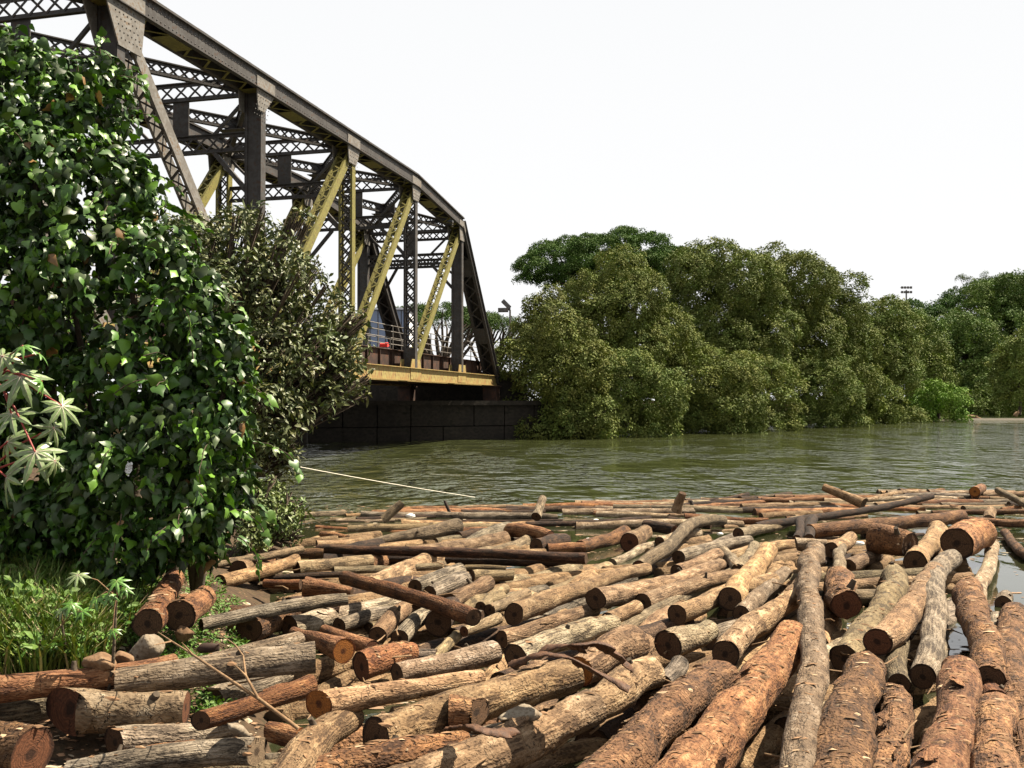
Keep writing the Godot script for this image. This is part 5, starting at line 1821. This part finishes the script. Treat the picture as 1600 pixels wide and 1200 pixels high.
func small_things() -> void:
	rock("pale lichened boulder below the leaning tan log", onh(222, 1012, 0.55), Vector3(0.24, 0.17, 0.2), M.stone, 1)
	rock("brown flat rock at the end of the grass", onh(150, 1034, 0.55), Vector3(0.26, 0.12, 0.18), M.brown_stone, 2)
	rock("small brown rock beside the flat one", onh(190, 1030, 0.54), Vector3(0.13, 0.12, 0.12), M.brown_stone, 3)
	rock("round brown stone under the short orange log", onh(288, 988, 0.5), Vector3(0.12, 0.13, 0.12), M.brown_stone, 4)
	rock("pale rough stone between the golden log and the knotted log", onh(815, 1118, 0.36), Vector3(0.32, 0.17, 0.2), M.stone, 5)
	rock("pale stone lodged between the furrowed and the ringed logs", onh(372, 1140, 0.42), Vector3(0.15, 0.14, 0.14), M.stone, 6)
	rock("rust red clod on the bank below the block of timber", onh(330, 1010, 0.5), Vector3(0.2, 0.09, 0.14), M.rust, 7)
	var rng := RandomNumberGenerator.new()
	rng.seed = 88
	for i in 12:
		var p := onh(rng.randf_range(230, 520), rng.randf_range(960, 1060), 0.42)
		p.y = bank(p.x, -p.z) + 0.02
		rock("small stone on the bank near the %s" % mark_by(p), p, Vector3(1, 0.7, 1) * rng.randf_range(0.04, 0.1), M.brown_stone if i % 2 else M.stone, 20 + i, "stones scattered on the bank")
	# rubble between the logs by the bank
	for i in 14:
		var p := onh(rng.randf_range(-20, 560), rng.randf_range(1060, 1200), 0.3)
		p.y = maxf(bank(p.x, -p.z), 0.1) + 0.03
		rock("lump of rubble in the chinks below the %s" % mark_by(p), p, Vector3(1, 0.7, 1) * rng.randf_range(0.07, 0.17), M.brown_stone if i % 3 else M.stone, 60 + i, "rubble under the logs on the bank")
	# dry branch
	var b := thing("dry_branch", "forked dry twig lying over the logs on the bank", "branch", onh(400, 1090, 0.7))
	var s := st()
	var pts := []
	for q in [[247, 988, 0.72], [268, 1002, 0.78], [300, 1022, 0.84], [335, 1046, 0.86], [365, 1066, 0.84], [402, 1090, 0.78], [466, 1138, 0.66]]:
		pts.append(onh(q[0], q[1], q[2]) - b.position)
	tube(s, pts, [0.003, 0.004, 0.005, 0.006, 0.0065, 0.007, 0.008], 7)
	part("stem", done(s), M.twig, b)
	var s2 := st()
	pts = []
	for q in [[340, 988, 0.8], [368, 1008, 0.86], [380, 1025, 0.88], [384, 1056, 0.86], [404, 1092, 0.78]]:
		pts.append(onh(q[0], q[1], q[2]) - b.position)
	tube(s2, pts, [0.002, 0.003, 0.004, 0.005, 0.006], 7)
	part("fork", done(s2), M.twig, b)
	for q in [[[268, 1002, 0.78], [240, 1008, 0.84]], [[384, 1056, 0.86], [368, 1040, 0.9]], [[300, 1022, 0.84], [284, 1004, 0.9]]]:
		var s3 := st()
		tube(s3, [onh(q[0][0], q[0][1], q[0][2]) - b.position, onh(q[1][0], q[1][1], q[1][2]) - b.position], [0.005, 0.002], 5)
		part("twig", done(s3), M.twig, b)
	# curled strips of bark over the golden log
	for e in [["long curled strip of dark bark draped over the golden log", [[800,1035,0.60],[845,1022,0.68],[890,1030,0.68],[930,1050,0.62],[985,1075,0.56]], 0.05, 1],
		["wide dark flap of bark sheltering the rounded golden log", [[855,1012,0.66],[900,1012,0.72],[940,1008,0.72],[975,1040,0.58]], 0.09, 2],
		["dark crumpled bark lying beside the upright stub", [[700,1138,0.42],[735,1136,0.48],[770,1142,0.46],[800,1140,0.42]], 0.05, 3]]:
		var root := thing("bark_strip", e[0], "bark", onh(e[1][0][0], e[1][0][1], e[1][0][2]))
		var c := Curve3D.new()
		for q in e[1]:
			c.add_point(onh(q[0], q[1], q[2]) - root.position)
		var k := st()
		k.set_smooth_group(0)
		var n := 26
		var g := []
		for i in n + 1:
			var d := c.sample_baked(c.get_baked_length() * i / n, true)
			var d2 := c.sample_baked(minf(c.get_baked_length() * (i + 1.0) / n + 0.001, c.get_baked_length()), true)
			var d1 := c.sample_baked(maxf(c.get_baked_length() * (i - 1.0) / n, 0.0), true)
			var t := (d2 - d1).normalized()
			var x := t.cross(Vector3.UP).normalized()
			var y := x.cross(t)
			var w: float = e[2] * (0.75 + 0.25 * sin(PI * (i + 0.6) / (n + 1.2)))
			var wl := w * (1.0 + 0.9 * nz.get_noise_2d(i * 38.0, e[3] * 50.0))
			var wr := w * (1.0 + 0.9 * nz.get_noise_2d(i * 38.0, e[3] * 50.0 + 400.0))
			var row := []
			for a in 6:
				var q := lerpf(-1.0, 1.0, a / 5.0)
				var th := q * 0.7 + 0.5 * sin(i * 0.23 + e[3])
				row.append(d + x * sin(th) * (wl if q < 0 else wr) + y * (cos(th) - 0.8) * w + y * 0.01 * nz.get_noise_2d(i * 60.0, a * 60.0))
			for a in 6:
				row.append(row[a] - y * 0.006)
			g.append(row)
		for i in n:
			for a in 5:
				quad(k, g[i][a], g[i + 1][a], g[i + 1][a + 1], g[i][a + 1])
				quad(k, g[i][a + 7], g[i + 1][a + 7], g[i + 1][a + 6], g[i][a + 6])
			quad(k, g[i][6], g[i + 1][6], g[i + 1][0], g[i][0])
			quad(k, g[i][5], g[i + 1][5], g[i + 1][11], g[i][11])
		part("sheet", done(k), M.bark_sheet, root)
	# mooring rope
	var a0 := atz(392, 715, 13.0)
	var a1 := onh(742, 777, 0.06)
	var rp := []
	var rr := []
	for i in 25:
		var t := i / 24.0
		rp.append(a0.lerp(a1, t) - Vector3(0, sin(PI * t) * 0.02, 0))
		rr.append(0.005)
	var sr := st()
	tube(sr, rp, rr, 6)
	var ro := part("mooring_rope", done(sr), M.rope, self)
	tag(ro, "pale rope stretched from the shrub over the water to the raft", "rope")
	# stakes
	for e in [["thin black stake leaning out of the raft", [707, 813], [695, 783], 0.028], ["short dark post standing in the raft beside the propped brown log", [1083, 803], [1080, 783], 0.035]]:
		var p0 := onh(e[1][0], e[1][1], -0.05)
		var p1 := atz(e[2][0], e[2][1], -p0.z)
		var sk := st()
		var mid := p0.lerp(p1, 0.5) + Vector3(0.004, 0, 0)
		tube(sk, [p0, mid, p1, p1 + Vector3(0, 0.012, 0)], [e[3], e[3] * 0.95, e[3] * 0.9, e[3] * 0.5], 8)
		var o := part(numbered("stake"), done(sk), M.dark_wood, self)
		tag(o, e[0], "stake")
	# foam scraps
	for e in [["white foam scrap beside the long dark floating log", 931, 813, 0.10], ["white foam scrap floating near the stubby propped log", 641, 806, 0.16], ["white foam scrap beside the long crooked log", 1125, 834, 0.09], ["white foam scrap by the reddish log in line", 921, 843, 0.11], ["white foam scrap below the fat brown log's side", 1343, 849, 0.13]]:
		var p := onh(e[1], e[2], 0.06)
		var sp := SphereMesh.new()
		sp.radial_segments = 12
		sp.rings = 6
		var arr := sp.get_mesh_arrays()
		var v: PackedVector3Array = arr[Mesh.ARRAY_VERTEX]
		for i in v.size():
			v[i] = v[i] * Vector3(1.0, 0.45, 0.7) * (1.0 + 0.25 * nz.get_noise_3dv(v[i] * 150.0 + Vector3.ONE * e[1])) * e[3]
		arr[Mesh.ARRAY_VERTEX] = v
		var me := ArrayMesh.new()
		me.add_surface_from_arrays(Mesh.PRIMITIVE_TRIANGLES, arr)
		var o := part(numbered("foam_scrap"), me, M.white, self)
		o.position = p
		tag(o, e[0], "litter")
	# driftwood on the sand bank
	for e in [["pale driftwood log beached on the bar at the river bend", [1508, 651], [1534, 655]], ["stranded driftwood branch further along the sand bar", [1586, 650], [1592, 644]]]:
		var p0 := onh(e[1][0], e[1][1], 0.3)
		var p1 := p0 + (atz(e[2][0], e[2][1], -p0.z) - p0)
		var o := thing("driftwood", e[0], "driftwood", p0)
		var k := st()
		tube(k, [Vector3.ZERO, (p1 - p0) * 0.5 + Vector3(0, 0.1, 0), p1 - p0], [0.22, 0.2, 0.1], 8)
		part("stem", done(k), M.twig, o)
		var k2 := st()
		tube(k2, [(p1 - p0) * 0.4, (p1 - p0) * 0.7 + Vector3(0, 0.3, 0.2)], [0.09, 0.04], 6)
		part("branch", done(k2), M.twig, o)

func street_things() -> void:
	# street lamp by the bridge end: two arms with flat heads
	var head := atz(797, 484, 62.0)
	var o := thing("street_lamp", "grey street lamp with two flat heads showing above the mangroves at the bridge end", "lamp", Vector3(head.x, 1.5, head.z))
	var h := head.y - 1.5
	var s := st()
	tube(s, [Vector3.ZERO, Vector3(0, h, 0)], [0.09, 0.06], 8)
	part("pole", done(s), M.pale_steel, o)
	for e in [[Vector3(-0.45, -0.02, 0), Vector3(1, 0.02, 0)], [Vector3(-0.25, 0.35, 0), Vector3(0.75, -0.75, 0)]]:
		var k := st()
		var d: Vector3 = e[1].normalized()
		obox(k, Vector3(0, h, 0) + e[0], d * 0.33, Vector3(-d.y, d.x, 0) * 0.12, Vector3(0, 0, 0.28))
		obox(k, Vector3(0, h, 0) + e[0] * 0.4, d * 0.16, Vector3(-d.y, d.x, 0) * 0.05, Vector3(0, 0, 0.05))
		part("lamp_head", done(k), M.pale_steel, o)
	# floodlight mast far behind
	var f := atz(1416, 453, 230.0)
	var m := thing("floodlight_mast", "tall floodlight mast showing over the far rain tree", "mast", Vector3(f.x, 1.6, f.z))
	var k := st()
	tube(k, [Vector3.ZERO, Vector3(0, f.y - 1.6, 0)], [0.35, 0.16], 8)
	part("pole", done(k), M.pale_steel, m)
	var fr := st()
	for y in [-0.55, 0.55]:
		box(fr, Vector3(0, f.y - 1.6 + y, 0), Vector3(2.8, 0.12, 0.12))
	part("frame", done(fr), M.pale_steel, m)
	for i in 4:
		for j in 2:
			var q := st()
			box(q, Vector3(-1.05 + i * 0.7, f.y - 1.6 - 0.55 + j * 1.1, 0.2), Vector3(0.5, 0.55, 0.25))
			part("floodlight", done(q), M.pale_steel, m)
	# glass fronted building seen through the truss
	var z := 120.0
	var a := atz(566, 484, z)
	var b := atz(639, 484, z)
	var bd := thing("glass_building", "blue glass fronted building with dark mullions seen through the truss", "building", Vector3((a.x + b.x) / 2, 1.6, -z))
	var w := b.x - a.x
	var hh := a.y - 1.6
	var core := st()
	box(core, Vector3(0, hh / 2, -3.2), Vector3(w, hh, 6.0))
	part("wall", done(core), M.white_wall, bd)
	var rf := st()
	box(rf, Vector3(0, hh + 0.12, -3.0), Vector3(w + 0.5, 0.24, 6.6))
	part("roof", done(rf), M.white_wall, bd)
	var nx := 6
	var ny := 5
	for i in nx:
		for j in ny:
			var p := st()
			box(p, Vector3(-w / 2 + w * (i + 0.5) / nx, hh * (j + 0.5) / ny, -0.16), Vector3(w / nx - 0.1, hh / ny - 0.1, 0.04))
			part("pane", done(p), M.glass, bd)
	for i in nx + 1:
		var p := st()
		box(p, Vector3(-w / 2 + w * i / nx, hh / 2, -0.12), Vector3(0.10, hh, 0.1))
		part("mullion", done(p), M.dark_metal, bd)
	for j in ny + 1:
		var p := st()
		box(p, Vector3(0, hh * j / ny, -0.1), Vector3(w, 0.10, 0.06))
		part("transom", done(p), M.dark_metal, bd)
	# red and white kiosk below it
	var kp := atz(602, 548, 75.0)
	var ki := thing("kiosk", "small white kiosk with a red awning seen past the bridge railing", "kiosk", Vector3(kp.x, 1.6, kp.z))
	var kb := st()
	box(kb, Vector3(0, (kp.y - 1.6) / 2 + 0.1, 0), Vector3(1.2, kp.y - 1.6 + 0.2, 1.6))
	part("wall", done(kb), M.white_wall, ki)
	var aw := st()
	obox(aw, Vector3(0, kp.y - 1.6 + 0.45, 0.3), Vector3(0.3, 0, 0), Vector3(0, 0.12, 0), Vector3(0, -0.1, 0.8))
	part("awning", done(aw), M.red_cloth, ki)

func _ready() -> void:
	nz.seed = 3
	nz.frequency = 0.01
	nz.noise_type = FastNoiseLite.TYPE_SIMPLEX_SMOOTH
	# camera
	var cam := Camera3D.new()
	cam.name = "camera"
	cam.position = Vector3(0, EYE, 0)
	cam.rotation.x = PITCH
	cam.fov = rad_to_deg(2.0 * atan(600.0 / FOCAL))
	cam.far = 2000.0
	cam.near = 0.05
	add_child(cam)
	cam.current = true
	# hazy white sky and a high sun ahead of the camera
	var we := WorldEnvironment.new()
	we.name = "world_environment"
	var env := Environment.new()
	env.background_mode = Environment.BG_SKY
	var sky := Sky.new()
	var pm := ProceduralSkyMaterial.new()
	pm.sky_top_color = Color(0.70, 0.74, 0.80)
	pm.sky_horizon_color = Color(1.0, 1.0, 1.0)
	pm.sky_curve = 2.2
	pm.ground_bottom_color = Color(0.35, 0.33, 0.28)
	pm.ground_horizon_color = Color(0.8, 0.8, 0.78)
	pm.sky_energy_multiplier = 0.575
	pm.sun_angle_max = 0.0
	sky.sky_material = pm
	env.sky = sky
	env.tonemap_mode = Environment.TONE_MAPPER_LINEAR
	env.tonemap_exposure = 3.55
	env.sdfgi_enabled = true
	env.ssao_enabled = true
	env.ssil_enabled = true
	we.environment = env
	add_child(we)
	var sun := DirectionalLight3D.new()
	sun.name = "sun"
	sun.light_energy = 1.6
	sun.light_color = Color(1.0, 0.95, 0.86)
	sun.light_angular_distance = 0.5
	sun.shadow_enabled = true
	var az := deg_to_rad(68.0)
	var el := deg_to_rad(55.0)
	sun.basis = Basis.looking_at(-Vector3(sin(az) * cos(el), sin(el), -cos(az) * cos(el)))
	add_child(sun)
	make_materials()
	M.dark_wood = flat(c8(40, 32, 26), 0.9)
	M.white_wall = flat(c8(200, 200, 204), 0.8)
	M.glass = flat(c8(92, 110, 140), 0.12, 0.6)
	M.dark_metal = flat(c8(50, 52, 58), 0.5)
	M.red_cloth = flat(c8(190, 40, 30), 0.8)
	M.chips = flat(Color(1, 1, 1), 0.95, 0.3)
	M.chips.vertex_color_use_as_albedo = true
	M_chip = chip_mesh()
	ground()
	build_bridge()
	build_abutment()
	far_trees()
	street_things()
	vine_mass()
	var narrow := spray(91, 15, 0.34, 0.11, Color(0.065, 0.098, 0.026), Color(0.150, 0.168, 0.062))
	small_leaf_shrub("mangrove_shrub", "small leaved mangrove shrub leaning over the water behind the vines", [[300,380,12.5,70],[370,370,12.8,60],[430,390,13,45],[330,460,12.3,85],[420,460,12.6,75],[480,450,13,40],[520,490,13,42],[400,560,12.4,95],[490,550,12.8,60],[545,560,13,32],[545,600,13,28],[420,650,12.3,75],[500,620,12.8,42],[430,705,12.3,38],[350,620,12.2,90],[380,710,12,50],[470,345,13,18],[555,500,13,18]], Vector3(-4.6, 0.2, -12.6), 27.0, 0.30, Color(1, 1, 1), 55, narrow)
	var small := spray(92, 14, 0.36, 0.15, Color(0.09, 0.14, 0.035), Color(0.15, 0.2, 0.06))
	small_leaf_shrub("bank_shrub", "small bright leafy shrub at the water's edge beside the vines", [[415,790,10.6,36],[440,815,10.4,30],[400,830,10.2,38],[455,800,10.7,18],[430,770,10.8,22],[395,770,10.6,30]], Vector3(-2.75, 0.1, -10.5), 110.0, 0.15, Color(1, 1, 1), 56, small)
	castor_plants()
	grass_patch()
	all_logs()
	small_things()
